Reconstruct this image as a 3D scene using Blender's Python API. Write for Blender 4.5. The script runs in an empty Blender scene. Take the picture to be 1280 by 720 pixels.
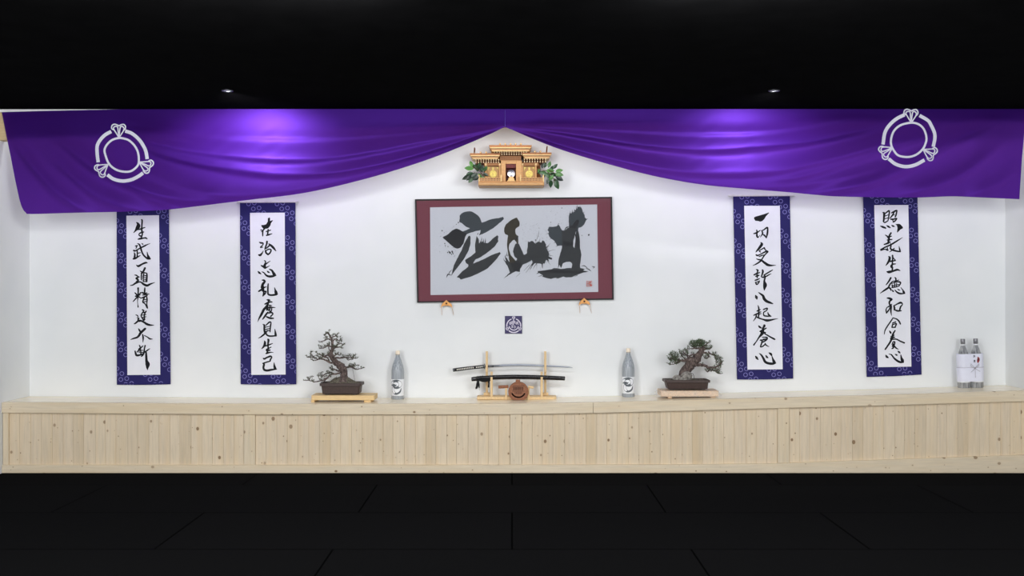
import bpy, bmesh, math, random
from mathutils import Vector, Matrix
from mathutils.geometry import tessellate_polygon

random.seed(7)
SC = bpy.context.scene
COL = SC.collection
# ------------------------------------------------------------------ camera geometry
F = 1365.0          # focal length in pixels (1280 wide)
CAMY = -9.1
CAMZ = 1.46


def P(px, py, y=0.0):
    """world point seen at pixel (px, py) on the vertical plane y"""
    d = y - CAMY
    return Vector(((px - 640.0) / F * d, y, CAMZ + (360.0 - py) / F * d))


def interp(pts, x):
    if x <= pts[0][0]:
        return pts[0][1]
    for (a, b), (c, d) in zip(pts, pts[1:]):
        if x <= c:
            t = (x - a) / (c - a)
            return b + (d - b) * t
    return pts[-1][1]


def smooth_interp(pts, x):
    """monotone-ish cubic through points (finite difference tangents)"""
    n = len(pts)
    if x <= pts[0][0]:
        return pts[0][1]
    if x >= pts[-1][0]:
        return pts[-1][1]
    for i in range(n - 1):
        x0, y0 = pts[i]
        x1, y1 = pts[i + 1]
        if x <= x1:
            h = x1 - x0

            def slope(k):
                if k == 0:
                    return (pts[1][1] - pts[0][1]) / (pts[1][0] - pts[0][0])
                if k == n - 1:
                    return (pts[-1][1] - pts[-2][1]) / (pts[-1][0] - pts[-2][0])
                return (pts[k + 1][1] - pts[k - 1][1]) / (pts[k + 1][0] - pts[k - 1][0])
            m0, m1 = slope(i), slope(i + 1)
            t = (x - x0) / h
            return ((2 * t**3 - 3 * t**2 + 1) * y0 + (t**3 - 2 * t**2 + t) * h * m0
                    + (-2 * t**3 + 3 * t**2) * y1 + (t**3 - t**2) * h * m1)


# ------------------------------------------------------------------ materials
def s2l(c):
    c = c / 255.0
    return c / 12.92 if c <= 0.04045 else ((c + 0.055) / 1.055) ** 2.4


def rgb(r, g, b, k=1.0):
    return (min(1, s2l(r) * k), min(1, s2l(g) * k), min(1, s2l(b) * k), 1.0)


class NT:
    def __init__(self, name):
        self.m = bpy.data.materials.new(name)
        self.m.use_nodes = True
        self.t = self.m.node_tree
        self.b = self.t.nodes['Principled BSDF']
        self.out = self.t.nodes['Material Output']

    def n(self, typ, **kw):
        nd = self.t.nodes.new(typ)
        for k, v in kw.items():
            setattr(nd, k, v)
        return nd

    def l(self, a, b):
        self.t.links.new(a, b)

    def math(self, op, a, b=None, c=None):
        nd = self.n('ShaderNodeMath', operation=op)
        for i, v in enumerate((a, b, c)):
            if v is None:
                continue
            if isinstance(v, (int, float)):
                nd.inputs[i].default_value = v
            else:
                self.l(v, nd.inputs[i])
        return nd.outputs[0]

    def mix(self, fac, a, b, blend='MIX'):
        nd = self.n('ShaderNodeMix', data_type='RGBA', blend_type=blend)
        for sock, v in ((nd.inputs[0], fac), (nd.inputs[6], a), (nd.inputs[7], b)):
            if isinstance(v, (int, float)):
                sock.default_value = v
            elif isinstance(v, tuple):
                sock.default_value = v
            else:
                self.l(v, sock)
        return nd.outputs[2]

    def ramp(self, fac, stops):
        nd = self.n('ShaderNodeValToRGB')
        cr = nd.color_ramp
        while len(cr.elements) < len(stops):
            cr.elements.new(0.5)
        for e, (p, c) in zip(cr.elements, stops):
            e.position = p
            e.color = c
        self.l(fac, nd.inputs[0])
        return nd.outputs[0]

    def coords(self, scale=(1, 1, 1), kind='Object'):
        tc = self.n('ShaderNodeTexCoord')
        mp = self.n('ShaderNodeMapping')
        mp.inputs['Scale'].default_value = scale
        self.l(tc.outputs[kind], mp.inputs[0])
        return mp.outputs[0]

    def noise(self, vec, scale, detail=3, rough=0.5):
        nd = self.n('ShaderNodeTexNoise')
        nd.inputs['Scale'].default_value = scale
        nd.inputs['Detail'].default_value = detail
        nd.inputs['Roughness'].default_value = rough
        self.l(vec, nd.inputs['Vector'])
        return nd.outputs[0]

    def bump(self, h, strength=0.3, dist=0.002):
        nd = self.n('ShaderNodeBump')
        nd.inputs['Strength'].default_value = strength
        nd.inputs['Distance'].default_value = dist
        self.l(h, nd.inputs['Height'])
        self.l(nd.outputs[0], self.b.inputs['Normal'])


def plain(name, col, rough=0.6, metal=0.0, var=0.08, nscale=40, spec=0.4):
    k = NT(name)
    v = k.coords()
    f = k.noise(v, nscale)
    d = tuple(c * (1 - var) for c in col[:3]) + (1,)
    u = tuple(min(1, c * (1 + var)) for c in col[:3]) + (1,)
    k.l(k.ramp(f, [(0.3, d), (0.7, u)]), k.b.inputs['Base Color'])
    k.b.inputs['Roughness'].default_value = rough
    k.b.inputs['Metallic'].default_value = metal
    k.b.inputs['Specular IOR Level'].default_value = spec
    return k.m


def spruce(name, axis, base, knots=True, tint=0.12, knot_scale=5.0, rough=0.6, spec=0.25):
    """pale knotty softwood, grain along the axis 0=x 2=z"""
    k = NT(name)
    sc = [14, 14, 14]
    sc[axis] = 0.9
    geo = k.n('ShaderNodeNewGeometry')
    rnd = geo.outputs['Random Per Island']
    tc = k.n('ShaderNodeTexCoord')
    add = k.n('ShaderNodeVectorMath', operation='MULTIPLY_ADD')
    comb = k.n('ShaderNodeCombineXYZ')
    for i in range(3):
        k.l(rnd, comb.inputs[i])
    k.l(comb.outputs[0], add.inputs[0])
    add.inputs[1].default_value = (7.3, 3.1, 11.7)
    k.l(tc.outputs['Object'], add.inputs[2])
    mp = k.n('ShaderNodeMapping')
    mp.inputs['Scale'].default_value = sc
    k.l(add.outputs[0], mp.inputs[0])
    g1 = k.noise(mp.outputs[0], 5.0, 4, 0.6)
    g2 = k.noise(mp.outputs[0], 1.4, 2, 0.5)
    lo = tuple(c * 0.91 for c in base[:3]) + (1,)
    hi = tuple(min(1, c * 1.04) for c in base[:3]) + (1,)
    warm = (base[0] * 1.0, base[1] * 0.93, base[2] * 0.80, 1)
    c = k.ramp(g1, [(0.32, lo), (0.62, hi)])
    c = k.mix(k.math('MULTIPLY', k.ramp(g2, [(0.45, (0, 0, 0, 1)), (0.7, (1, 1, 1, 1))]), 0.55), c, warm)
    # one tint per board
    tin = k.ramp(rnd, [(0.0, (1 - tint, 1 - tint * 1.15, 1 - tint * 1.4, 1)), (0.5, (1, 1, 1, 1)), (1.0, (1 - tint * .3, 1 - tint * .35, 1 - tint * .3, 1))])
    c = k.mix(1.0, c, tin, 'MULTIPLY')
    if knots:
        sx = k.n('ShaderNodeSeparateXYZ')
        k.l(add.outputs[0], sx.inputs[0])
        cb = k.n('ShaderNodeCombineXYZ')
        k.l(k.math('MULTIPLY', sx.outputs[0], 0.8 if axis == 0 else 1.0), cb.inputs[0])
        k.l(k.math('MULTIPLY', sx.outputs[2], 1.0 if axis == 0 else 0.8), cb.inputs[1])
        for scl, cut, gain in ((knot_scale, 0.22, 0.115), (knot_scale * 1.9, 0.5, 0.12)):
            vo = k.n('ShaderNodeTexVoronoi', voronoi_dimensions='2D')
            vo.inputs['Scale'].default_value = scl
            k.l(cb.outputs[0], vo.inputs['Vector'])
            sep = k.n('ShaderNodeSeparateColor')
            k.l(vo.outputs['Color'], sep.inputs[0])
            size = k.math('MULTIPLY', k.math('MAXIMUM', k.math('SUBTRACT', sep.outputs[0], cut), 0.0), gain)
            d = k.math('SUBTRACT', size, vo.outputs['Distance'])
            core = k.ramp(k.math('MULTIPLY', d, 45.0), [(0.0, (0, 0, 0, 1)), (0.7, (1, 1, 1, 1))])
            halo = k.ramp(k.math('MULTIPLY_ADD', d, 9.0, 0.6), [(0.0, (0, 0, 0, 1)), (1.0, (1, 1, 1, 1))])
            c = k.mix(k.math('MULTIPLY', halo, 0.22), c, (base[0] * .82, base[1] * .66, base[2] * .46, 1))
            c = k.mix(k.math('MULTIPLY', core, k.math('MULTIPLY_ADD', sep.outputs[1], .5, .4)), c, (0.20, 0.11, 0.05, 1))
    k.l(c, k.b.inputs['Base Color'])
    k.b.inputs['Roughness'].default_value = rough
    k.b.inputs['Specular IOR Level'].default_value = spec
    k.bump(g1, 0.12, 0.001)
    return k.m


def wood_plain(name, base, scale=(3, 30, 30), rough=0.5, contrast=0.25):
    k = NT(name)
    v = k.coords(scale)
    g = k.noise(v, 4.0, 4, 0.6)
    lo = tuple(c * (1 - contrast) for c in base[:3]) + (1,)
    hi = tuple(min(1, c * (1 + contrast * .5)) for c in base[:3]) + (1,)
    k.l(k.ramp(g, [(0.3, lo), (0.7, hi)]), k.b.inputs['Base Color'])
    k.b.inputs['Roughness'].default_value = rough
    return k.m


M = {}


def make_materials():
    # walls
    k = NT('wall_paint')
    f = k.noise(k.coords(), 2.0, 2)
    k.l(k.ramp(f, [(0.3, rgb(229, 232, 233)), (0.7, rgb(235, 237, 237))]), k.b.inputs['Base Color'])
    k.b.inputs['Roughness'].default_value = 0.75
    k.b.inputs['Specular IOR Level'].default_value = 0.2
    k.bump(k.noise(k.coords(), 260.0, 2), 0.05, 0.001)
    M['wall'] = k.m
    # dark mat floor
    k = NT('dark_mat_floor')
    br = k.n('ShaderNodeTexBrick')
    br.offset = 0.5
    br.inputs['Color1'].default_value = (0.0085, 0.0085, 0.009, 1)
    br.inputs['Color2'].default_value = (0.0098, 0.0098, 0.0103, 1)
    br.inputs['Mortar'].default_value = (0.003, 0.003, 0.003, 1)
    br.inputs['Scale'].default_value = 1.0
    br.inputs['Mortar Size'].default_value = 0.006
    br.inputs['Brick Width'].default_value = 2.0
    br.inputs['Row Height'].default_value = 1.0
    k.l(k.coords(), br.inputs['Vector'])
    k.l(br.outputs[0], k.b.inputs['Base Color'])
    k.b.inputs['Roughness'].default_value = 0.95
    k.b.inputs['Specular IOR Level'].default_value = 0.0
    M['floor'] = k.m
    k = NT('dark_ceiling')
    f = k.noise(k.coords(), 6.0, 3)
    k.l(k.ramp(f, [(0.3, (0.006, 0.006, 0.0064, 1)), (0.7, (0.008, 0.008, 0.0085, 1))]), k.b.inputs['Base Color'])
    k.b.inputs['Roughness'].default_value = 0.95
    k.b.inputs['Specular IOR Level'].default_value = 0.0
    M['ceiling'] = k.m
    # timber
    M['plank'] = spruce('spruce_planks', 2, rgb(226, 209, 182), True, 0.13, 6.0)
    M['rail'] = spruce('spruce_rail', 0, rgb(225, 210, 184), True, 0.05, 6.0)
    M['post'] = spruce('spruce_post', 2, rgb(223, 208, 182), True, 0.05, 5.0)
    M['top'] = spruce('spruce_top_board', 0, rgb(250, 238, 212), False, 0.04, 5.0, 0.22, 0.62)
    M['beam'] = spruce('spruce_beam', 0, rgb(205, 182, 140), False, 0.03)
    # curtain cloth
    k = NT('purple_satin')
    v = k.coords((1, 1, 1))
    weave = k.noise(v, 420.0, 2)
    cl = k.ramp(weave, [(0.3, rgb(58, 18, 120)), (0.7, rgb(65, 22, 132))])
    k.l(cl, k.b.inputs['Base Color'])
    k.b.inputs['Roughness'].default_value = 0.46
    k.b.inputs['Metallic'].default_value = 0.55
    k.b.inputs['Specular IOR Level'].default_value = 0.2
    k.b.inputs['Sheen Weight'].default_value = 0.08
    k.b.inputs['Sheen Tint'].default_value = rgb(160, 80, 240)
    tr = k.n('ShaderNodeBsdfTranslucent')
    tr.inputs['Color'].default_value = rgb(124, 60, 190)
    ms = k.n('ShaderNodeMixShader')
    ms.inputs[0].default_value = 0.48
    k.l(k.b.outputs[0], ms.inputs[1])
    k.l(tr.outputs[0], ms.inputs[2])
    k.l(ms.outputs[0], k.out.inputs['Surface'])
    M['satin'] = k.m
    M['emblem'] = plain('white_dye', rgb(226, 224, 240), 0.7, 0, 0.04, 200)
    M['seam'] = plain('purple_thread', rgb(84, 52, 160), 0.6)
    # scroll fabric with ring clusters
    k = NT('navy_ring_brocade')
    uv = k.n('ShaderNodeUVMap')
    sc = k.n('ShaderNodeVectorMath', operation='SCALE')
    sc.inputs['Scale'].default_value = 100.0
    k.l(uv.outputs[0], sc.inputs[0])
    sp = k.n('ShaderNodeSeparateXYZ')
    k.l(sc.outputs[0], sp.inputs[0])
    X, Y = sp.outputs[0], sp.outputs[1]
    SX, SY, VV = 5.92, 6.17, 37.0
    dists = []
    for cx, cy in ((10.8, 2.5), (17.97, 1.33)):
        dx = k.math('SUBTRACT', X, cx)
        nn = k.math('ROUND', k.math('DIVIDE', dx, SX))
        rx = k.math('SUBTRACT', dx, k.math('MULTIPLY', nn, SX))
        dy = k.math('SUBTRACT', k.math('SUBTRACT', Y, cy), k.math('MULTIPLY', nn, SY))
        ry = k.math('WRAP', dy, VV / 2, -VV / 2)
        dd = k.math('SQRT', k.math('ADD', k.math('MULTIPLY', rx, rx), k.math('MULTIPLY', ry, ry)))
        dists.append(dd)
    dm = k.math('MINIMUM', dists[0], dists[1])
    ring = k.math('LESS_THAN', k.math('ABSOLUTE', k.math('SUBTRACT', dm, 2.35)), 0.42)
    wv = k.noise(k.coords(), 500, 2)
    navy = k.ramp(wv, [(0.3, rgb(27, 23, 84)), (0.7, rgb(34, 29, 98))])
    k.l(k.mix(ring, navy, rgb(116, 112, 172)), k.b.inputs['Base Color'])
    k.b.inputs['Roughness'].default_value = 0.65
    k.b.inputs['Specular IOR Level'].default_value = 0.25
    M['brocade'] = k.m
    M['paper'] = plain('scroll_paper', rgb(232, 233, 240), 0.85, 0, 0.02, 12, 0.1)
    M['ink'] = plain('black_ink', rgb(12, 15, 20), 0.6, 0, 0.2, 60, 0.2)
    M['rod'] = plain('white_dowel', rgb(225, 224, 222), 0.5)
    # framed picture
    M['frame'] = plain('black_frame_lacquer', rgb(24, 20, 22), 0.5, 0.0, 0.1, 40, .25)
    M['maroon'] = plain('maroon_mat_board', rgb(124, 68, 80), 0.8, 0, 0.05, 300)
    k = NT('fibrous_art_paper')
    a = k.noise(k.coords((30, 30, 60)), 8, 4, 0.7)
    k.l(k.ramp(a, [(0.35, rgb(202, 205, 214)), (0.6, rgb(216, 219, 227))]), k.b.inputs['Base Color'])
    k.b.inputs['Roughness'].default_value = 0.9
    M['artpaper'] = k.m
    M['wash'] = plain('blue_grey_ink_wash', rgb(62, 69, 75), 0.7, 0, 0.10, 30)
    M['inkdark'] = plain('dark_ink_pool', rgb(38, 40, 44), 0.7, 0, 0.15, 40)
    M['inkmid'] = plain('charcoal_ink', rgb(54, 57, 60), 0.7, 0, 0.14, 25)
    M['inkbrown'] = plain('brown_black_ink', rgb(58, 54, 44), 0.7, 0, 0.2, 18)
    M['seal'] = plain('vermilion_seal', rgb(205, 110, 100), 0.8)
    k = NT('picture_glass')
    tr = k.n('ShaderNodeBsdfTransparent')
    tr.inputs[0].default_value = (0.97, 0.97, 0.97, 1)
    gl = k.n('ShaderNodeBsdfGlossy')
    gl.inputs['Roughness'].default_value = 0.05
    fr = k.n('ShaderNodeFresnel')
    fr.inputs[0].default_value = 1.16
    ms = k.n('ShaderNodeMixShader')
    k.l(fr.outputs[0], ms.inputs[0])
    k.l(tr.outputs[0], ms.inputs[1])
    k.l(gl.outputs[0], ms.inputs[2])
    k.l(ms.outputs[0], k.out.inputs['Surface'])
    M['glass'] = k.m
    M['gold'] = plain('polished_gold', rgb(198, 142, 80), 0.42, 0.35, 0.2, 40)
    M['gilt'] = plain('gilt_fitting', rgb(226, 206, 112), 0.5, 0.15, 0.15, 80)
    M['hole'] = plain('dark_recess', rgb(45, 20, 10), 0.8)
    M['plaque'] = plain('navy_plaque', rgb(50, 42, 92), 0.5)
    M['plaquewhite'] = plain('plaque_white_print', rgb(222, 216, 232), 0.6, 0, 0.03)
    # shrine
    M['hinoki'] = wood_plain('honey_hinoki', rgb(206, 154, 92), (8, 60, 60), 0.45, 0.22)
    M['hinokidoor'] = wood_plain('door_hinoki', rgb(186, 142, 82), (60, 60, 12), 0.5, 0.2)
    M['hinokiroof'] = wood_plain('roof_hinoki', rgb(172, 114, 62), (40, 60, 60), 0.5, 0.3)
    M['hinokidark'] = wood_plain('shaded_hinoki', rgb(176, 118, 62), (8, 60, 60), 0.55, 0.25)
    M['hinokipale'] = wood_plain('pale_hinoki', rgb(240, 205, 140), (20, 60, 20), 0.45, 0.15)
    M['lattice'] = plain('brown_lattice', rgb(110, 66, 38), 0.6)
    M['redsilk'] = plain('red_brocade', rgb(112, 30, 26), 0.5, 0, 0.5, 160)
    M['mirror'] = plain('mirror_metal', (0.42, 0.42, 0.48, 1), 0.25, 1.0, 0.35, 60)
    M['whitecap'] = plain('white_end_paint', rgb(240, 225, 180), 0.6)
    k = NT('sakaki_leaf')
    oi = k.n('ShaderNodeObjectInfo')
    k.l(k.ramp(oi.outputs['Random'], [(0, rgb(14, 36, 22)), (0.55, rgb(28, 70, 34)), (1, rgb(84, 138, 62))]), k.b.inputs['Base Color'])
    k.b.inputs['Roughness'].default_value = 0.35
    M['leaf'] = k.m
    M['twig'] = plain('twig_bark', rgb(80, 60, 40), 0.8)
    # bottles
    k = NT('smoky_grey_bottle')
    g = k.noise(k.coords((60, 60, 1.5)), 3.0, 3, 0.6)
    k.l(k.ramp(g, [(0.3, rgb(124, 131, 138)), (0.7, rgb(182, 188, 194))]), k.b.inputs['Base Color'])
    k.b.inputs['Roughness'].default_value = 0.3
    M['bottle'] = k.m
    M['label'] = plain('white_label', rgb(232, 234, 238), 0.6, 0, 0.02)
    M['swirl'] = plain('grey_brush_print', rgb(92, 98, 104), 0.7, 0, 0.25, 90)
    M['cap'] = plain('cream_cap', rgb(240, 226, 204), 0.5)
    M['capband'] = plain('cap_band', rgb(196, 178, 158), 0.5)
    M['wrap'] = plain('lavender_white_wrapper', rgb(226, 228, 243), 0.55, 0, 0.02)
    M['cord'] = plain('grey_cord', rgb(150, 146, 152), 0.7)
    M['redmark'] = plain('red_print', rgb(150, 60, 62), 0.7)
    k = NT('clear_bottle_glass')
    k.b.inputs['Base Color'].default_value = rgb(186, 190, 192)
    k.b.inputs['Roughness'].default_value = 0.08
    k.b.inputs['Transmission Weight'].default_value = 0.45
    f = k.noise(k.coords((40, 40, 4)), 2.0)
    k.l(k.ramp(f, [(0.35, rgb(140, 142, 146)), (0.65, rgb(214, 216, 218))]), k.b.inputs['Base Color'])
    M['clearglass'] = k.m
    M['greycap'] = plain('grey_foil_cap', rgb(128, 128, 132), 0.35, 0.5)
    # bonsai
    k = NT('bonsai_bark')
    f = k.noise(k.coords((26, 26, 13)), 3.0, 6, 0.75)
    k.l(k.ramp(f, [(0.34, rgb(40, 32, 32)), (0.5, rgb(92, 78, 74)), (0.66, rgb(142, 126, 118))]), k.b.inputs['Base Color'])
    k.b.inputs['Roughness'].default_value = 0.9
    k.bump(f, 0.8, 0.006)
    M['bark'] = k.m
    k = NT('pine_needles')
    geo = k.n('ShaderNodeNewGeometry')
    k.l(k.ramp(geo.outputs['Random Per Island'], [(0, rgb(44, 56, 40)), (0.5, rgb(66, 88, 56)), (1, rgb(98, 116, 78))]), k.b.inputs['Base Color'])
    k.b.inputs['Roughness'].default_value = 0.6
    M['needles'] = k.m
    k = NT('grey_buds')
    geo = k.n('ShaderNodeNewGeometry')
    k.l(k.ramp(geo.outputs['Random Per Island'], [(0, rgb(56, 52, 46)), (0.5, rgb(80, 82, 66)), (1, rgb(108, 118, 88))]), k.b.inputs['Base Color'])
    k.b.inputs['Roughness'].default_value = 0.8
    M['buds'] = k.m
    M['pot'] = plain('brown_stoneware', rgb(70, 56, 52), 0.55, 0, 0.15, 60)
    k = NT('mossy_soil')
    f = k.noise(k.coords(), 70.0, 5, 0.7)
    k.l(k.ramp(f, [(0.3, rgb(60, 54, 46)), (0.5, rgb(104, 98, 84)), (0.7, rgb(140, 136, 120))]), k.b.inputs['Base Color'])
    k.b.inputs['Roughness'].default_value = 1.0
    k.bump(f, 1.0, 0.01)
    M['soil'] = k.m
    k = NT('grey_rock')
    f = k.noise(k.coords(), 45.0, 5, 0.7)
    k.l(k.ramp(f, [(0.32, rgb(70, 66, 62)), (0.5, rgb(132, 128, 122)), (0.7, rgb(184, 180, 172))]), k.b.inputs['Base Color'])
    k.b.inputs['Roughness'].default_value = 0.95
    k.bump(f, 0.8, 0.008)
    M['rock'] = k.m
    M['wire'] = plain('dark_wire', rgb(60, 54, 50), 0.4, 0.6)
    M['pineboard'] = wood_plain('honey_pine_board', rgb(228, 196, 142), (6, 60, 60), 0.55, 0.15)
    M['palepine'] = wood_plain('wrapped_pale_board', rgb(222, 192, 160), (10, 60, 60), 0.55, 0.15)
    k = NT('clear_plastic_wrap')
    tr = k.n('ShaderNodeBsdfTransparent')
    gl = k.n('ShaderNodeBsdfPrincipled')
    gl.inputs['Base Color'].default_value = rgb(238, 234, 228)
    gl.inputs['Roughness'].default_value = 0.25
    ms = k.n('ShaderNodeMixShader')
    nz = k.noise(k.coords(), 22.0, 2)
    k.l(k.math('MULTIPLY', nz, 0.42), ms.inputs[0])
    k.l(tr.outputs[0], ms.inputs[1])
    k.l(gl.outputs[0], ms.inputs[2])
    k.l(ms.outputs[0], k.out.inputs['Surface'])
    M['plastic'] = k.m
    # swords
    M['standwood'] = wood_plain('beech_stand', rgb(228, 196, 146), (30, 30, 8), 0.5, 0.15)
    M['steel'] = plain('blade_steel', rgb(150, 156, 166), 0.42, 0.6, 0.08, 15)
    M['darksteel'] = plain('dark_collar', rgb(92, 94, 98), 0.4, 0.7)
    M['wrapblack'] = plain('black_handle_wrap', rgb(26, 26, 28), 0.75)
    M['rayskin'] = plain('white_rayskin', rgb(222, 218, 208), 0.6)
    M['lacquer'] = plain('black_lacquer', rgb(28, 26, 28), 0.25, 0, 0.05)
    M['blackcord'] = plain('black_cord', rgb(14, 14, 16), 0.85)
    M['aglet'] = plain('white_cord_tip', rgb(200, 200, 200), 0.6)
    k = NT('carved_brown_wood')
    f = k.noise(k.coords((30, 30, 90)), 3.0, 4, 0.6)
    k.l(k.ramp(f, [(0.3, rgb(112, 64, 40)), (0.7, rgb(164, 104, 66))]), k.b.inputs['Base Color'])
    k.b.inputs['Roughness'].default_value = 0.5
    M['carved'] = k.m
    M['carveddark'] = plain('carving_recess', rgb(84, 46, 28), 0.6)
    M['whitetrim'] = plain('white_trim_paint', rgb(236, 237, 238), 0.6, 0, 0.02)


# ------------------------------------------------------------------ mesh building
class MB:
    def __init__(self):
        self.v = []
        self.f = []
        self.mi = []
        self.uv = {}

    def add(self, verts, faces, mi=0):
        o = len(self.v)
        self.v += [Vector(p) for p in verts]
        for fc in faces:
            self.f.append(tuple(i + o for i in fc))
            self.mi.append(mi)
        return o

    def box(self, lo, hi, mi=0):
        x0, y0, z0 = lo
        x1, y1, z1 = hi
        self.add([(x0, y0, z0), (x1, y0, z0), (x1, y1, z0), (x0, y1, z0),
                  (x0, y0, z1), (x1, y0, z1), (x1, y1, z1), (x0, y1, z1)],
                 [(0, 3, 2, 1), (4, 5, 6, 7), (0, 1, 5, 4), (1, 2, 6, 5), (2, 3, 7, 6), (3, 0, 4, 7)], mi)

    def cbox(self, lo, hi, c=0.003, mi=0):
        """box with the four vertical-plane edges of its front softened: an octagonal prism along y plus front chamfer"""
        x0, y0, z0 = lo
        x1, y1, z1 = hi
        c = min(c, (x1 - x0) * .3, (z1 - z0) * .3, (y1 - y0) * .45)
        vs = []
        for (y, k) in ((y0, c), (y0 + c, 0), (y1, 0)):
            vs += [(x0 + k, y, z0 + k), (x1 - k, y, z0 + k), (x1 - k, y, z1 - k), (x0 + k, y, z1 - k)]
        fs = [(0, 1, 2, 3), (11, 10, 9, 8)]
        for r in (0, 4):
            for i in range(4):
                j = (i + 1) % 4
                fs.append((r + i, r + 4 + i, r + 4 + j, r + j))
        self.add(vs, fs, mi)

    def pbox(self, x0, y0, x1, y1, yf, yb, mi=0, c=0.0):
        """box whose front face (plane yf) covers the pixel rectangle"""
        a = P(x0, y1, yf)
        b = P(x1, y0, yf)
        if c:
            self.cbox((a.x, yf, a.z), (b.x, yb, b.z), c, mi)
        else:
            self.box((a.x, yf, a.z), (b.x, yb, b.z), mi)

    def tube(self, pts, rad, seg=8, mi=0, flat=1.0, cap=True, squash=None):
        """tube through points; flat scales the section in y"""
        pts = [Vector(p) for p in pts]
        if isinstance(rad, (int, float)):
            rad = [rad] * len(pts)
        rings = []
        prev = None
        for i, p in enumerate(pts):
            if i == 0:
                t = pts[1] - pts[0]
            elif i == len(pts) - 1:
                t = pts[-1] - pts[-2]
            else:
                t = pts[i + 1] - pts[i - 1]
            t.normalize()
            if prev is None:
                up = Vector((0, 1, 0)) if abs(t.y) < 0.9 else Vector((1, 0, 0))
                a = (up - t * up.dot(t)).normalized()
            else:
                a = (prev - t * prev.dot(t))
                if a.length < 1e-6:
                    a = t.orthogonal()
                a.normalize()
            prev = a
            b = t.cross(a)
            rings.append([p + a * (math.cos(2 * math.pi * k / seg) * rad[i] * flat) + b * (math.sin(2 * math.pi * k / seg) * rad[i]) for k in range(seg)])
        vs = [q for r in rings for q in r]
        fs = []
        for i in range(len(rings) - 1):
            for k in range(seg):
                j = (k + 1) % seg
                fs.append((i * seg + k, i * seg + j, (i + 1) * seg + j, (i + 1) * seg + k))
        if cap:
            fs.append(tuple(reversed(range(seg))))
            fs.append(tuple((len(rings) - 1) * seg + k for k in range(seg)))
        self.add(vs, fs, mi)

    def lathe(self, prof, center, seg=24, mi=0, axis='z'):
        c = Vector(center)
        vs = []
        for r, h in prof:
            for k in range(seg):
                a = 2 * math.pi * k / seg
                if axis == 'z':
                    vs.append(c + Vector((r * math.cos(a), r * math.sin(a), h)))
                else:  # y axis, h towards the viewer
                    vs.append(c + Vector((r * math.cos(a), -h, r * math.sin(a))))
        fs = []
        for i in range(len(prof) - 1):
            for k in range(seg):
                j = (k + 1) % seg
                fs.append((i * seg + k, i * seg + j, (i + 1) * seg + j, (i + 1) * seg + k))
        fs.append(tuple(reversed(range(seg))))
        fs.append(tuple((len(prof) - 1) * seg + k for k in range(seg)))
        self.add(vs, fs, mi)

    def blob(self, c, r, mi=0, n=8, jit=0.0, rng=None):
        """ellipsoid of radii r"""
        c = Vector(c)
        vs = [c + Vector((0, 0, r[2]))]
        m = n * 2
        for i in range(1, n):
            th = math.pi * i / n
            for k in range(m):
                ph = 2 * math.pi * k / m
                s = 1 + (rng.uniform(-jit, jit) if rng else 0)
                vs.append(c + Vector((r[0] * math.sin(th) * math.cos(ph) * s, r[1] * math.sin(th) * math.sin(ph) * s, r[2] * math.cos(th) * s)))
        vs.append(c - Vector((0, 0, r[2])))
        fs = []
        for k in range(m):
            fs.append((0, 1 + k, 1 + (k + 1) % m))
            fs.append((len(vs) - 1, 1 + (n - 2) * m + (k + 1) % m, 1 + (n - 2) * m + k))
        for i in range(n - 2):
            for k in range(m):
                j = (k + 1) % m
                fs.append((1 + i * m + k, 1 + (i + 1) * m + k, 1 + (i + 1) * m + j, 1 + i * m + j))
        self.add(vs, fs, mi)

    def poly(self, pts2, surf, mi=0):
        """flat filled outline: pts2 in photo pixels, surf maps them to the sheet they are brushed on"""
        tri = tessellate_polygon([[Vector((p[0], p[1], 0)) for p in pts2]])
        fs = []
        for t in tri:
            a, b, c = (pts2[i] for i in t)
            cr = (b[0] - a[0]) * (c[1] - a[1]) - (b[1] - a[1]) * (c[0] - a[0])
            fs.append(tuple(t) if cr < 0 else tuple(reversed(t)))
        self.add([surf(*p) for p in pts2], fs, mi)

    def prism(self, pts2, yf, yb, mi=0):
        """outline in pixels seen at plane yf, extruded back to yb (real thickness)"""
        fr = [P(p[0], p[1], yf) for p in pts2]
        n = len(fr)
        bk = [Vector((p.x, yb, p.z)) for p in fr]
        tri = tessellate_polygon([[Vector((p[0], p[1], 0)) for p in pts2]])
        fs = []
        for t in tri:
            a, b, c = (pts2[i] for i in t)
            cr = (b[0] - a[0]) * (c[1] - a[1]) - (b[1] - a[1]) * (c[0] - a[0])
            t = tuple(t) if cr < 0 else tuple(reversed(t))
            fs.append(t)
            fs.append(tuple(i + n for i in reversed(t)))
        for i in range(n):
            j = (i + 1) % n
            fs.append((i, j, n + j, n + i))
        self.add(fr + bk, fs, mi)

    def stroke(self, pts, surf, mi=0, sub=5, closed=False, cap=True):
        """brush stroke: points (x, y, width) in photo pixels"""
        q = []
        n = len(pts)
        if n == 2:
            a, b = pts
            q = [tuple(a[i] + (b[i] - a[i]) * s / sub for i in range(3)) for s in range(sub + 1)]
        else:
            for i in range(n - 1):
                p0 = pts[i - 1] if i > 0 else (pts[-2] if closed else tuple(2 * pts[0][k] - pts[1][k] for k in range(3)))
                p1, p2 = pts[i], pts[i + 1]
                p3 = pts[i + 2] if i + 2 < n else (pts[1] if closed else tuple(2 * pts[-1][k] - pts[-2][k] for k in range(3)))
                for s in range(sub):
                    t = s / sub
                    q.append(tuple(0.5 * (2 * p1[k] + (p2[k] - p0[k]) * t + (2 * p0[k] - 5 * p1[k] + 4 * p2[k] - p3[k]) * t * t
                                          + (3 * p1[k] - p0[k] - 3 * p2[k] + p3[k]) * t**3) for k in range(3)))
            q.append(tuple(pts[-1]))
        L = []
        Rr = []
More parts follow.
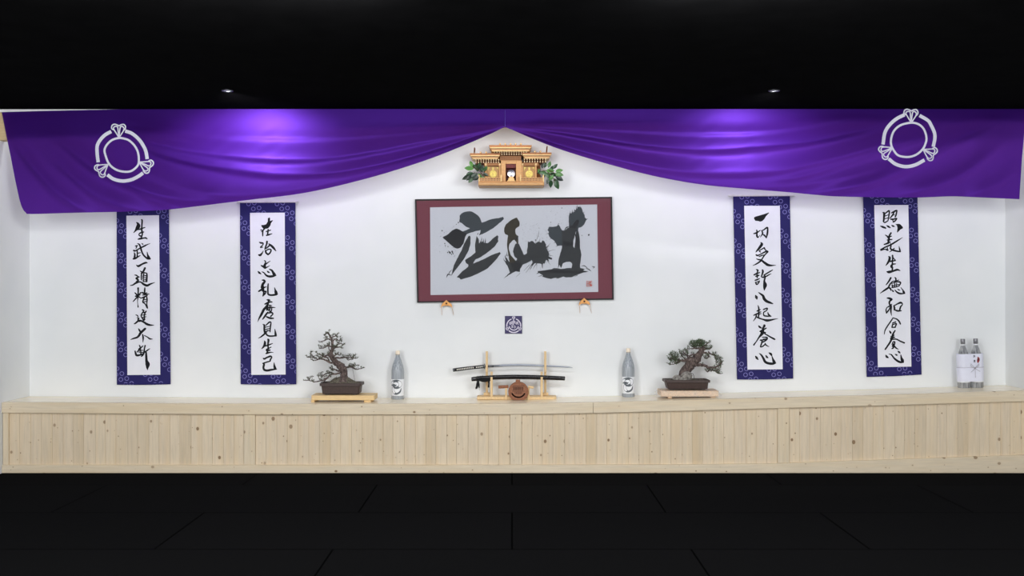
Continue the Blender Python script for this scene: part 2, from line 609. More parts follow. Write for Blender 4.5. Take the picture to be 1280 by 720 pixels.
        for i, (x, y, w) in enumerate(q):
            a = q[max(0, i - 1)]
            b = q[min(len(q) - 1, i + 1)]
            dx, dy = b[0] - a[0], b[1] - a[1]
            l = math.hypot(dx, dy) or 1
            nx, ny = -dy / l, dx / l
            w = max(w, 0.05) / 2
            L.append((x + nx * w, y + ny * w))
            Rr.append((x - nx * w, y - ny * w))
        if cap and not closed:      # rounded ends
            for end, sgn in ((0, -1), (-1, 1)):
                x, y, w = q[end]
                a = q[0] if end == 0 else q[-2]
                b = q[1] if end == 0 else q[-1]
                dx, dy = b[0] - a[0], b[1] - a[1]
                l = math.hypot(dx, dy) or 1
                tip = (x + sgn * dx / l * w * .42, y + sgn * dy / l * w * .42)
                px, py = L[end], Rr[end]
                m1 = ((px[0] + tip[0]) / 2 + sgn * dx / l * w * .1, (px[1] + tip[1]) / 2 + sgn * dy / l * w * .1)
                m2 = ((py[0] + tip[0]) / 2 + sgn * dx / l * w * .1, (py[1] + tip[1]) / 2 + sgn * dy / l * w * .1)
                ring = [px, m1, tip, m2, py]
                fc = (0, 1, 2, 3, 4) if sgn < 0 else (4, 3, 2, 1, 0)
                self.add([surf(*r) for r in ring], [fc], mi)
        vs = []
        for a, b in zip(L, Rr):
            vs += [surf(*a), surf(*b)]
        fs = [(2 * i, 2 * i + 2, 2 * i + 3, 2 * i + 1) for i in range(len(q) - 1)]
        self.add(vs, fs, mi)

    def build(self, name, mats, parent=None, smooth=False, kind=None, uvs=None, label=None):
        me = bpy.data.meshes.new(name)
        off = parent.location if parent is not None else Vector((0, 0, 0))
        if parent is not None and parent.parent is not None:
            off = parent.matrix_basis.translation + parent.parent.location
        me.from_pydata([tuple(p - off) for p in self.v], [], self.f)
        if not isinstance(mats, (list, tuple)):
            mats = [mats]
        for m in mats:
            me.materials.append(m)
        me.polygons.foreach_set('material_index', self.mi)
        if smooth:
            me.polygons.foreach_set('use_smooth', [True] * len(me.polygons))
        if uvs:
            ul = me.uv_layers.new(name='UVMap')
            for lp in me.loops:
                ul.data[lp.index].uv = uvs[lp.vertex_index]
        me.update()
        o = bpy.data.objects.new(name, me)
        COL.objects.link(o)
        if parent is not None:
            o.parent = parent
        if kind:
            o['kind'] = kind
        if label:
            o['label'] = label
        return o


def smooth_angle(o, deg=35):
    me = o.data
    me.polygons.foreach_set('use_smooth', [True] * len(me.polygons))
    try:
        me.set_sharp_from_angle(angle=math.radians(deg))
    except Exception:
        pass


def thing(name, loc, label, cat, group=None):
    o = bpy.data.objects.new(name, None)
    o.empty_display_size = 0.05
    COL.objects.link(o)
    o.location = loc
    o['label'] = label
    o['category'] = cat
    if group:
        o['group'] = group
    return o


make_materials()
# ================================================================== the room
CEIL = 2.862
WL, WR = -4.02, 4.11
ROOM_Y = -10.2


def struct(name, lo, hi, mat):
    b = MB()
    b.box(lo, hi)
    return b.build(name, mat, kind='structure')


struct('floor', (WL - .15, ROOM_Y, -0.1), (WR + .15, 0.15, 0.0), M['floor'])
struct('ceiling', (WL - .15, ROOM_Y, CEIL), (WR + .15, 0.15, CEIL + 0.1), M['ceiling'])
struct('wall_back', (WL - .15, 0.0, 0.0), (WR + .15, 0.15, CEIL), M['wall'])
struct('wall_left', (WL - .15, ROOM_Y, 0.0), (WL, 0.0, CEIL), M['wall'])
struct('wall_right', (WR, ROOM_Y, 0.0), (WR + .15, 0.0, CEIL), M['wall'])
struct('wall_front', (WL - .15, ROOM_Y - .15, 0.0), (WR + .15, ROOM_Y, CEIL), M['wall'])

# ------------------------------------------------------------------ platform along the wall
SHELF_F = -0.5
YFRONT = [(-30, 502.8), (0, 503.0), (200, 504.3), (330, 505.2), (500, 505.1), (640, 504.8), (741, 503.3), (850, 500.6),
          (960, 497.6), (1100, 494.0), (1280, 488.6), (1320, 487.4)]
YLOW = [(-30, 581.5), (500, 581.5), (850, 581.0), (960, 579.8), (1100, 575.2), (1280, 568.9), (1320, 567.5)]
FD = SHELF_F - CAMY


def shelf_z(X):
    px = 640 + X * F / FD
    return CAMZ - (smooth_interp(YFRONT, px) - 360.0) / F * FD


def low_z(X):
    px = 640 + X * F / FD
    return CAMZ - (interp(YLOW, px) - 360.0) / F * FD


def XF(px):
    return (px - 640.0) / F * FD


def long_board(b, x0, x1, yf, yb, ztop, zbot, n=40, c=0.004):
    """board along x whose top and bottom follow functions of x; front edges eased"""
    vs = []
    for i in range(n + 1):
        x = x0 + (x1 - x0) * i / n
        t, d = ztop(x), zbot(x)
        vs += [Vector((x, yf, d + c)), Vector((x, yf, t - c)), Vector((x, yf + c, t)), Vector((x, yb, t)), Vector((x, yb, d)), Vector((x, yf + c, d))]
    fs = []
    for i in range(n):
        o = i * 6
        for k in range(6):
            j = (k + 1) % 6
            fs.append((o + k, o + j, o + 6 + j, o + 6 + k))
    fs.append((5, 4, 3, 2, 1, 0))
    fs.append(tuple(n * 6 + k for k in range(6)))
    b.add(vs, fs)


plat = thing('altar_platform', (0, -0.25, 0), 'long pale knotty spruce platform boxed in along the whole white wall', 'platform')
b = MB()
long_board(b, WL + .002, WR - .002, SHELF_F + 0.045, -0.002, shelf_z, lambda x: shelf_z(x) - 0.03, 60, 0.001)
b.build('top_board', M['top'], plat)
RH = 0.0835
jx = XF(741.5)
for x0, x1 in ((WL + .002, jx - 0.0012), (jx + 0.0012, WR - .002)):
    b = MB()
    long_board(b, x0, x1, SHELF_F, SHELF_F + 0.044, shelf_z, lambda x: shelf_z(x) - RH, 40, 0.004)
    b.build('front_rail', M['rail'], plat)
b = MB()
long_board(b, WL + .002, WR - .002, SHELF_F + 0.002, SHELF_F + 0.05, low_z, lambda x: 0.001, 50, 0.004)
b.build('bottom_rail', M['rail'], plat)
posts = [(-8, 9.6), (304.3, 318.4), (637.5, 652.0), (972.8, 987.2)]
for x0, x1 in posts:
    b = MB()
    a, c = max(XF(x0), WL + .003), XF(x1)
    zm = (a + c) / 2
    b.cbox((a, SHELF_F + 0.012, low_z(zm)), (c, SHELF_F + 0.06, shelf_z(zm) - RH), 0.003)
    b.build('post', M['post'], plat)
bays = [(9.6, 304.3), (318.4, 637.5), (652.0, 972.8), (987.2, 1301)]
rp = random.Random(3)
for x0, x1 in bays:
    b = MB()
    a, c = XF(x0), min(XF(x1), WR - .003)
    n = round((c - a) / 0.084)
    cuts = [a + (c - a) * i / n + (rp.uniform(-.006, .006) if 0 < i < n else 0) for i in range(n + 1)]
    for u, w in zip(cuts, cuts[1:]):
        m = (u + w) / 2
        dy = rp.uniform(0, 0.0015)
        b.cbox((u + .0004, SHELF_F + 0.030 + dy, low_z(m) - .01), (w - .0004, SHELF_F + 0.05, shelf_z(m) - RH + 0.02), 0.0014)
    b.build('plank_panel', M['plank'], plat)

# ------------------------------------------------------------------ beam and white cornice
BEAM_F = -0.55
BEAM_BOT = [(-20, 175.5), (0, 175.3), (150, 171), (330, 163.5), (480, 161), (640, 157.5), (900, 155), (1280, 153.6), (1330, 153.5)]
BD = BEAM_F - CAMY


def bx_px(X):
    return 640 + X * F / BD


def beam_bot(X):
    return CAMZ + (360 - interp(BEAM_BOT, bx_px(X))) / F * BD


def beam_top(X):
    return CAMZ + (360 - interp([(0, 140.3), (60, 138.6), (150, 136.6), (300, 136.2)], bx_px(X))) / F * BD


b = MB()
long_board(b, WL + .002, WR - .002, BEAM_F, BEAM_F + 0.09, beam_top, beam_bot, 60, 0.003)
o = b.build('trim_1', M['beam'], kind='structure')
b = MB()
long_board(b, WL + .002, WR - .002, BEAM_F + 0.012, BEAM_F + 0.07, lambda x: CEIL - .0005, lambda x: beam_top(x) + 0.0005, 30, 0.001)
b.build('trim_2', M['whitetrim'], kind='structure')

# ------------------------------------------------------------------ the swagged purple curtain
CUR_L = [(140, 2.2), (175, 9.0), (200, 14.2), (225, 19.0), (250, 24.5), (258, 27.0), (263, 29.6), (266.6, 33.5)]
BOT_L = [(28, 267.2), (40, 267.5), (60, 267.0), (100, 265.8), (140, 265.0), (175, 263.8), (210, 262.0), (250, 257.4), (310, 250.0), (372, 242.5),
         (420, 232.8), (480, 217.0), (540, 197.5), (590, 177.5), (615, 166.5), (631, 158.6)]
BOT_R = [(631, 158.6), (642, 163.0), (660, 171.0), (700, 186.6), (760, 205.0), (820, 220.5), (880, 231.0), (940, 236.6), (985, 240.2), (1020, 243.6),
         (1040, 245.2), (1080, 246.3), (1150, 246.8), (1190, 245.4), (1225, 246.8), (1275, 249.0)]
CUR_R = [(136, 1284.0), (170, 1280.0), (200, 1277.3), (249, 1274.2)]
TOP = [(0, 140.2), (60, 138.5), (150, 136.6), (300, 136.25), (1290, 136.25)]

# crests of the folds: (pixel polyline, amplitude m, half width px)
FOLDS = [
    ([(160, 163), (200, 178), (236, 186), (290, 193.5), (345, 197.5), (400, 196.5), (465, 188), (516, 178.5), (580, 167), (628, 158)], 0.034, 8.0),
    ([(165, 177), (200, 191), (245, 203), (300, 212.5), (345, 217.0), (400, 216), (440, 211.5), (490, 201), (542, 186.5), (590, 171), (630, 158.5)], 0.036, 7.0),
    ([(140, 149), (160, 152), (200, 158), (245, 163.5)], 0.014, 4.5),
    ([(150, 158), (170, 162), (200, 168.5), (238, 174.5)], 0.014, 4.5),
    ([(250, 168), (300, 170), (350, 171), (420, 171), (500, 166), (590, 160)], 0.008, 5.0),
    ([(170, 212), (200, 222), (232, 234), (270, 241), (300, 243), (340, 240), (380, 234.5), (430, 224), (490, 208.5), (560, 186), (628, 159)], 0.022, 8.5),
    ([(60, 168), (77, 178), (95, 193), (115, 208), (140, 222), (180, 238), (232, 250), (290, 249)], 0.036, 7.0),
    ([(66, 200), (82, 213), (100, 230), (120, 245), (150, 257), (180, 262)], 0.034, 6.5),
    ([(18, 178), (30, 196), (45, 214), (66, 238), (92, 256), (112, 264)], 0.036, 7.0),
    ([(150, 225), (170, 238), (190, 250), (215, 258)], 0.018, 5.0),
    # right lobe
    ([(636, 158), (680, 162), (733, 169.5), (785, 178), (836, 183.5), (888, 186), (950, 182), (1014, 175.5), (1066, 164), (1110, 152)], 0.034, 7.5),
    ([(633, 158), (707, 183), (785, 202.5), (836, 211.5), (888, 215.5), (939, 215), (980, 211), (1030, 200), (1080, 187), (1130, 172)], 0.034, 7.0),
    ([(650, 157), (700, 158), (758, 161), (860, 165), (940, 164), (1000, 158), (1050, 149), (1100, 142)], 0.013, 5.0),
    ([(680, 174), (740, 194), (820, 217), (880, 228), (940, 233), (1000, 231), (1060, 219), (1110, 205)], 0.016, 7.0),
    ([(1252, 146), (1226, 160), (1188, 180), (1140, 208), (1090, 228), (1030, 240)], 0.038, 6.5),
    ([(1262, 172), (1238, 194), (1200, 221), (1160, 236), (1120, 243)], 0.036, 6.5),
    ([(1268, 215), (1245, 232), (1215, 243)], 0.022, 5.5),
    ([(1180, 160), (1140, 176), (1100, 190), (1050, 206), (1000, 220), (950, 226)], 0.022, 6.0),
    ([(1100, 226), (1060, 236), (1010, 241)], 0.010, 5.0),
]
_FY = []
for pl, amp, sg in FOLDS:
    pl = sorted(pl)
    _FY.append((pl, amp, sg, pl[0][0], pl[-1][0]))


def sstep(a, b, x):
    t = max(0.0, min(1.0, (x - a) / (b - a)))
    return t * t * (3 - 2 * t)


def cur_bottom(px):
    return smooth_interp(BOT_L, px) if px <= 631 else smooth_interp(BOT_R, px)


def cur_depth(px, py):
    """how far the cloth stands out from the beam face (m)"""
    bb = interp(BEAM_BOT, px)
    yb = cur_bottom(min(max(px, 28), 1275))
    lobe = max(0.0, (yb - 150) / 100.0)
    kk = 0.30 + 0.70 * min(1.0, lobe * 1.25)
    d = 0.0
    for pl, amp, sg, x0, x1 in _FY:
        if px < x0 - 12 or px > x1 + 12:
            continue
        ext = min(45.0, (x1 - x0) * .3)
        fade = sstep(x0 - 12, x0 + ext, px) * (1 - sstep(x1 - ext, x1 + 12, px))
        if fade <= 0:
            continue
        yc = smooth_interp(pl, px)
        t = (py - yc) / (sg * kk)
        g = math.exp(-t * t / 4.2) if t < 0 else math.exp(-t * t / 0.62)
        d += amp * kk * fade * g
    # small stretch wrinkles
    d += 0.0006 * math.sin(px * .21 + py * .35) * math.sin(px * .047 + 1.3)
    over = sstep(bb - 16, bb + 14, py)
    base = 0.010 + 0.020 * sstep(bb - 4, bb + 60, py)
    return base + d * (0.22 + 0.78 * over)


CUR_Y = BEAM_F - 0.004


def cur_pt(px, py, off=0.0):
    return P(px, py, CUR_Y - cur_depth(px, py) - off)


cur = thing('swag_curtain', P(631, 250, CUR_Y), 'purple satin curtain swagged from the ceiling beam with two white crests', 'curtain')
NU, NV = 460, 64
b = MB()
us = []
for i in range(NU + 1):
    us.append(i / NU)
vs = []
for j in range(NV + 1):
    v = j / NV
    for i in range(NU + 1):
        u = us[i]
        # first guess of the pixel, then the side edges pull it in
        px0 = 2 + 1278 * u
        y0 = interp(TOP, px0)
        y1 = cur_bottom(min(max(px0, 28), 1275))
        if px0 < 28:
            y1 = 267.0
        py = y0 + (y1 - y0) * v
        xl = interp(CUR_L, py) if py < 266.6 else 33.5
        xr = interp(CUR_R, py)
        px = xl + (xr - xl) * u
        # blend so the middle keeps its own columns
        y1 = cur_bottom(min(max(px, 28), 1275))
        y0 = interp(TOP, px)
        py = y0 + (y1 - y0) * v
        vs.append(cur_pt(px, py))
fs = []
W = NU + 1
for j in range(NV):
    for i in range(NU):
        fs.append((j * W + i, (j + 1) * W + i, (j + 1) * W + i + 1, j * W + i + 1))
b.add(vs, fs)
cloth = b.build('cloth', M['satin'], cur, smooth=True)


def crest(origin, s, ring, arcs, cloves, size=1.0):
    b = MB()

    def sf(x, y):
        return cur_pt(x, y, 0.0055)

    def tr(pts, w=None):
        return [(origin[0] + p[0] / s, origin[1] + p[1] / s, (p[2] if len(p) > 2 else w) / s) for p in pts]
    b.stroke(tr(ring, 21), sf, sub=5, closed=True)
    for a in arcs:
        b.stroke(tr(a, 34), sf, sub=6, cap=False)
    # clove flower, tip at (0,0), growing along -y
    shapes = [
        ([(-2, 0), (-26, -40), (-50, -78), (-54, -98), (-36, -110), (-14, -104), (-8, -60), (-2, 0)], 12),
        ([(2, 0), (6, -60), (14, -104), (32, -110), (50, -92), (44, -66), (26, -36), (2, 0)], 12),
        ([(-56, -76), (-74, -92), (-68, -120), (-44, -132), (-18, -124), (0, -116), (20, -126), (46, -130), (64, -112), (62, -86), (48, -70)], 13),
    ]
    for (tx, ty, dx, dy) in cloves:
        l = math.hypot(dx, dy)
        dx, dy = dx / l, dy / l
        for pts, w in shapes:
            q = []
            for x, y in pts:
                # local -y -> direction, local x -> perpendicular
                q.append((tx + (-y) * dx - x * dy, ty + (-y) * dy + x * dx, w))
            b.stroke(tr(q), sf, sub=4)
    return b.build('crest', M['emblem'], cur)


crest((110, 145), 8.0,
      [(310, 220), (360, 226), (410, 244), (460, 290), (495, 350), (508, 420), (500, 490), (450, 540), (395, 558), (310, 548), (245, 514), (205, 470),
       (180, 410), (165, 340), (195, 280), (245, 238), (310, 220)],
      [[(372, 150), (440, 175), (510, 235), (555, 300), (580, 360), (592, 430)],
       [(232, 155), (170, 190), (122, 240), (92, 300), (92, 380), (102, 462)],
       [(194, 588), (255, 630), (340, 650), (430, 638), (500, 605), (550, 570)]],
      [(310, 214, 0.0, -1), (198, 486, -.80, .60), (514, 462, .88, .48)])
crest((1090, 130), 8.0,
      [(395, 187), (470, 205), (520, 255), (545, 340), (530, 410), (500, 460), (440, 508), (360, 530), (265, 515), (215, 460), (190, 400), (195, 330),
       (225, 262), (290, 210), (395, 187)],
      [[(325, 108), (250, 145), (180, 205), (130, 285), (110, 405)],
       [(475, 115), (560, 165), (595, 220), (625, 290), (628, 350), (612, 428)],
       [(167, 548), (235, 600), (330, 626), (430, 610), (525, 560)]],
      [(392, 185, 0.02, -1), (203, 438, -.88, .46), (513, 455, .88, .5)])
b = MB()
b.tube([P(631.4, y, CUR_Y - 0.016 - 0.012 * sstep(150, 158, y)) for y in (137.5, 141, 145, 149, 153, 156.5, 158)], [.003, .003, .003, .0035, .004, .006, .005], 8)
b.build('gather_cord', M['seam'], cur, smooth=True)

# ================================================================== hanging scrolls
def bilerp(q, u, v):
    (x00, y00), (x10, y10), (x01, y01), (x11, y11) = q
    return (x00 * (1 - u) * (1 - v) + x10 * u * (1 - v) + x01 * (1 - u) * v + x11 * u * v,
            y00 * (1 - u) * (1 - v) + y10 * u * (1 - v) + y01 * (1 - u) * v + y11 * u * v)


def scroll(quad, paper, strokes, polys, rod, label, dots=None):
    """quad/paper: TL, TR, BL, BR pixels; strokes: (origin, scale, [stroke...])"""
    (ax, ay), (bx, by) = quad[2], quad[3]
    t = thing('hanging_scroll', P((ax + bx) / 2, (ay + by) / 2, -0.02), label, 'scroll', 'calligraphy scrolls on the white wall')
    y_top, y_bot = quad[0][1], max(ay, by)

    def depth(px, py):
        v = (py - y_top) / (y_bot - y_top)
        return -0.016 - 0.004 * math.sin(v * 7.0 + px * .02) * v - 0.004 * v
    nu, nv = 6, 40
    b = MB()
    vs, uvs = [], []
    for side in (0, 1):
        for j in range(nv + 1):
            for i in range(nu + 1):
                px, py = bilerp(quad, i / nu, j / nv)
                if j == nv:
                    py += 0.5 * math.sin(math.pi * i / nu)
                p = P(px, py, depth(px, py))
                if side:
                    p.y += 0.0025
                vs.append(p)
                uvs.append(((i / nu) * (quad[1][0] - quad[0][0]) / 100.0, (py - y_top) / 100.0))
    fs = []
    w = nu + 1
    n1 = w * (nv + 1)
    for j in range(nv):
        for i in range(nu):
            a = j * w + i
            fs.append((a, a + w, a + w + 1, a + 1))
            fs.append((n1 + a, n1 + a + 1, n1 + a + w + 1, n1 + a + w))
    for j in range(nv):
        a, c = j * w, j * w + nu
        fs.append((a, n1 + a, n1 + a + w, a + w))
        fs.append((c, c + w, n1 + c + w, n1 + c))
    for i in range(nu):
        a = nv * w + i
        fs.append((a, n1 + a, n1 + a + 1, a + 1))
        fs.append((i, i + 1, n1 + i + 1, n1 + i))
    b.add(vs, fs)
    b.build('fabric_mount', M['brocade'], t, smooth=False, uvs=uvs)
    b = MB()
    vs = []
    for j in range(nv + 1):
        for i in range(nu + 1):
            px, py = bilerp(paper, i / nu, j / nv)
            p = P(px, py, depth(px, py) - 0.0012)
            vs.append(p)
    fs = [(j * w + i, (j + 1) * w + i, (j + 1) * w + i + 1, j * w + i + 1) for j in range(nv) for i in range(nu)]
    b.add(vs, fs)
    pp = b.build('paper_panel', M['paper'], t)
    b = MB()

    def sf(x, y):
        return P(x, y, depth(x, y) - 0.0024)
    for org, s, lst in strokes:
        for st in lst:
            b.stroke([(org[0] + x / s, org[1] + y / s, max(wd / s * 1.18 + .12, .4)) for x, y, wd in st], sf)
    for org, s, pts in polys:
        b.poly([(org[0] + x / s, org[1] + y / s) for x, y in pts], sf)
    b.build('calligraphy', M['ink'], pp)
    # top dowel and bottom roller
    b = MB()
    (rx0, ry0), (rx1, ry1) = rod
    b.tube([P(rx0, ry0, -0.0115), P(rx1, ry1, -0.0115)], 0.008, 10)
    b.build('top_rod', M['rod'], t, smooth=False)
    b = MB()
    b.tube([P(ax + 1, ay - 1.2, -0.0125), P(bx - 1, by - 1.2, -0.0125)], 0.007, 10)
    b.build('bottom_roller', M['brocade'], t)
    return t
S = 13.33
D52 = 693.0


def sh(st, dy):
    return [[(x, y + dy, w) for x, y, w in q] for q in st]


# --- first scroll: eight characters
A1 = [
    # sheng
    [(165, 105, 10), (190, 125, 30), (200, 165, 56), (178, 205, 46), (150, 245, 22), (120, 278, 8)],
    [(250, 58, 14), (262, 75, 22), (258, 150, 20), (255, 230, 24), (265, 280, 22), (262, 320, 18), (245, 375, 18)],
    [(190, 228, 14), (230, 218, 20), (280, 200, 16), (310, 192, 12)],
    [(290, 265, 14), (240, 280, 20), (212, 300, 16), (215, 325, 16), (245, 335, 22), (262, 330, 16)],
    [(190, 388, 12), (230, 378, 26), (290, 368, 18), (320, 365, 22), (345, 380, 16)],
    # wu
    [(258, 458, 12), (275, 472, 16)],
    [(150, 500, 14), (175, 495, 16), (190, 492, 10)], [(175, 500, 16), (160, 540, 12)],
    [(122, 575, 26), (150, 580, 20), (230, 535, 18), (300, 500, 22), (350, 475, 12), (395, 458, 5)],
    [(185, 458, 10), (215, 475, 20), (235, 520, 24), (255, 590, 22), (285, 650, 22), (330, 695, 24), (365, 712, 26), (405, 712, 8)],
    [(345, 600, 8), (355, 650, 22), (372, 695, 40), (392, 716, 24)],
    [(180, 580, 18), (182, 640, 18), (178, 690, 20)],
    [(130, 610, 12), (140, 645, 24), (135, 690, 26), (130, 715, 20)], [(190, 620, 14), (235, 610, 10)],
    [(112, 716, 20), (150, 705, 26), (200, 675, 18), (235, 655, 6)],
]
B1 = [
    [(165, 122, 8), (200, 142, 30), (260, 110, 24), (320, 85, 26), (350, 88, 10)],
    # dao
    [(225, 220, 6), (250, 235, 18), (262, 245, 12)],
    [(310, 172, 28), (290, 215, 26), (260, 260, 20), (248, 300, 18), (250, 375, 14)],
    [(245, 260, 16), (290, 250, 18), (345, 262, 10)], [(330, 255, 16), (342, 290, 22), (335, 400, 26)],
    [(265, 310, 12), (325, 300, 14)], [(265, 340, 12), (320, 335, 12)], [(270, 375, 12), (325, 368, 14)], [(275, 400, 14), (330, 400, 12)],
    [(290, 270, 20), (282, 330, 14), (285, 400, 12)],
    [(135, 288, 8), (165, 295, 18), (190, 312, 14), (215, 325, 14)],
    [(195, 328, 22), (162, 345, 22), (185, 362, 26), (198, 382, 22), (168, 400, 20), (175, 420, 22)],
    [(65, 465, 10), (110, 455, 18), (155, 425, 26), (230, 405, 18), (290, 445, 30), (345, 465, 32), (400, 440, 22), (475, 413, 4)],
]
C1 = [
    # jing
    [(195, 25, 26), (197, 80, 20), (192, 180, 18), (185, 250, 8), (190, 300, 9), (195, 345, 18)],
    [(140, 105, 14), (165, 130, 20), (185, 150, 16)], [(240, 105, 22), (215, 130, 16), (195, 155, 14)],
    [(150, 165, 20), (200, 150, 20), (235, 140, 8)], [(190, 165, 22), (150, 210, 18), (110, 255, 10)], [(195, 165, 18), (240, 195, 14)],
    [(308, 20, 14), (305, 60, 22), (300, 140, 20)], [(260, 100, 20), (300, 118, 22), (345, 105, 10)], [(270, 145, 14), (320, 135, 22), (380, 125, 8)],
    [(250, 195, 14), (290, 180, 22), (350, 150, 14)],
    [(300, 185, 20), (280, 230, 20), (275, 265, 18), (310, 290, 16), (345, 350, 22), (355, 368, 10)],
    [(335, 165, 16), (345, 220, 20), (340, 290, 14), (352, 350, 14)], [(290, 225, 12), (335, 215, 12)], [(285, 260, 12), (330, 250, 12)],
    # jin
    [(155, 475, 8), (175, 480, 14), (195, 502, 14)], [(175, 520, 10), (205, 530, 20), (195, 560, 24), (225, 582, 24)],
    [(125, 625, 8), (150, 615, 20), (185, 585, 24), (230, 570, 26), (290, 595, 26), (340, 628, 32), (400, 645, 24), (462, 645, 4)],
    [(265, 390, 20), (290, 405, 18), (260, 450, 18), (245, 490, 16), (265, 530, 18), (290, 565, 20)],
    [(330, 410, 18), (300, 470, 18), (300, 560, 24)], [(265, 445, 10), (325, 425, 18)], [(260, 480, 12), (325, 470, 12)], [(265, 520, 12), (325, 505, 12)],
    [(275, 560, 14), (310, 545, 14)],
]
D1 = [
    [(175, 55, 8), (190, 80, 22), (205, 105, 18)],
    [(275, 55, 26), (240, 85, 28), (205, 120, 30), (180, 160, 26), (150, 185, 22), (105, 198, 18), (60, 215, 6)],
    [(235, 140, 16), (243, 190, 20), (240, 255, 6)], [(260, 155, 10), (300, 175, 12), (340, 203, 18), (378, 207, 6)],
    [(185, 292, 8), (195, 310, 16), (205, 345, 14)], [(215, 330, 16), (180, 355, 20)], [(240, 305, 12), (200, 345, 16), (155, 395, 14)],
    [(205, 345, 12), (210, 420, 16)], [(175, 375, 12), (240, 370, 10)], [(180, 395, 12), (235, 400, 12)],
    [(125, 378, 14), (133, 410, 22), (148, 442, 26), (190, 440, 22), (240, 420, 12)],
    [(272, 300, 18), (262, 345, 16), (255, 400, 22), (235, 440, 22), (215, 460, 12)], [(340, 345, 6), (305, 370, 16), (262, 400, 16)],
    [(285, 395, 20), (288, 450, 26), (292, 520, 32), (308, 572, 54), (305, 620, 30), (307, 655, 6)],
]
scroll([(145.8, 256), (211.0, 254.5), (146.0, 481.0), (213.2, 480.4)], [(158.0, 269.6), (198.8, 269.0), (159.2, 468.8), (200.4, 468.4)],
       [((158, 270), S, A1), ((158, 322), S, B1), ((158, 358), S, C1), ((158, 406), 11.61, D1)], [], [(142, 256), (214.5, 254.5)],
       'navy ring-patterned scroll at far left with its top hidden behind the curtain')

# --- second scroll
A2 = [
    [(210, 235, 24), (180, 265, 16), (145, 258, 14)], [(185, 260, 18), (178, 300, 20), (178, 360, 16)], [(150, 290, 6), (175, 285, 14)],
    [(270, 250, 18), (265, 290, 22), (258, 345, 16)], [(235, 285, 14), (310, 262, 14)], [(240, 350, 18), (280, 338, 22), (335, 322, 8)],
    # zhi
    [(120, 462, 10), (150, 475, 24), (185, 480, 18), (178, 510, 14), (140, 550, 16), (180, 545, 12)],
    [(110, 675, 20), (138, 678, 32), (165, 650, 20), (190, 605, 6)],
    [(250, 450, 26), (245, 490, 22), (225, 545, 20), (215, 580, 14)], [(210, 580, 12), (250, 555, 18), (300, 510, 22)],
    [(280, 490, 14), (320, 520, 30), (360, 560, 30), (400, 610, 10)], [(225, 600, 22), (235, 640, 24), (268, 668, 24)],
    [(230, 605, 16), (280, 580, 18), (318, 592, 18), (300, 640, 22), (265, 672, 20)],
]
B2 = [
    [(98, 255, 10), (122, 280, 28), (152, 300, 10)], [(165, 262, 10), (200, 280, 16), (235, 320, 24), (280, 340, 30), (340, 338, 30), (400, 322, 14)],
    [(290, 220, 14), (330, 240, 26), (355, 280, 34), (372, 308, 44), (398, 322, 16)], [(250, 250, 8), (270, 265, 22), (292, 278, 10)],
    # luan
    [(165, 402, 10), (195, 405, 28), (215, 425, 24), (190, 455, 34), (166, 490, 26), (155, 535, 16)],
    [(195, 440, 16), (182, 500, 24), (190, 560, 24), (195, 620, 24), (180, 670, 14)],
    [(110, 590, 20), (150, 565, 26), (190, 535, 20), (240, 510, 8)], [(150, 520, 14), (240, 515, 8)],
    [(170, 580, 20), (215, 590, 22), (236, 590, 14), (220, 625, 20), (182, 662, 18)],
    [(270, 462, 16), (265, 520, 22), (265, 600, 22), (275, 640, 24), (330, 652, 26), (400, 642, 26), (432, 632, 6)],
    [(375, 525, 6), (388, 570, 24), (402, 612, 44), (422, 635, 14)],
]
C2 = [
    [(245, 62, 10), (275, 68, 28), (305, 70, 10)], [(340, 100, 10), (290, 100, 24), (215, 135, 20)],
    [(280, 70, 20), (265, 130, 26), (238, 180, 32), (195, 230, 34), (155, 310, 32), (120, 370, 20), (95, 430, 4)],
    [(250, 150, 26), (260, 200, 34), (245, 235, 22)], [(300, 150, 16), (295, 220, 22), (270, 240, 18)], [(325, 180, 16), (328, 220, 16), (320, 255, 14)],
    [(280, 190, 18), (340, 190, 16), (388, 192, 8)], [(270, 150, 16), (330, 160, 10)],
    [(290, 255, 16), (320, 248, 16)], [(265, 270, 20), (240, 300, 26), (205, 350, 24), (175, 390, 12)], [(270, 285, 18), (320, 275, 24), (348, 298, 18), (312, 340, 20)],
    [(240, 345, 18), (300, 368, 28), (360, 372, 16)],
    # jian
    [(180, 470, 8), (205, 490, 26), (205, 560, 26), (215, 620, 26)], [(230, 490, 14), (288, 438, 22), (316, 442, 16), (308, 500, 20), (300, 600, 14)],
    [(225, 520, 12), (290, 505, 10)], [(220, 560, 14), (295, 540, 12)], [(215, 600, 18), (260, 580, 18), (300, 570, 10)],
    [(240, 600, 22), (200, 640, 24), (150, 680, 18), (105, 705, 6)], [(230, 610, 20), (250, 650, 22), (300, 668, 22), (405, 662, 20)],
    [(380, 550, 6), (388, 600, 22), (395, 648, 32), (405, 668, 14)],
]
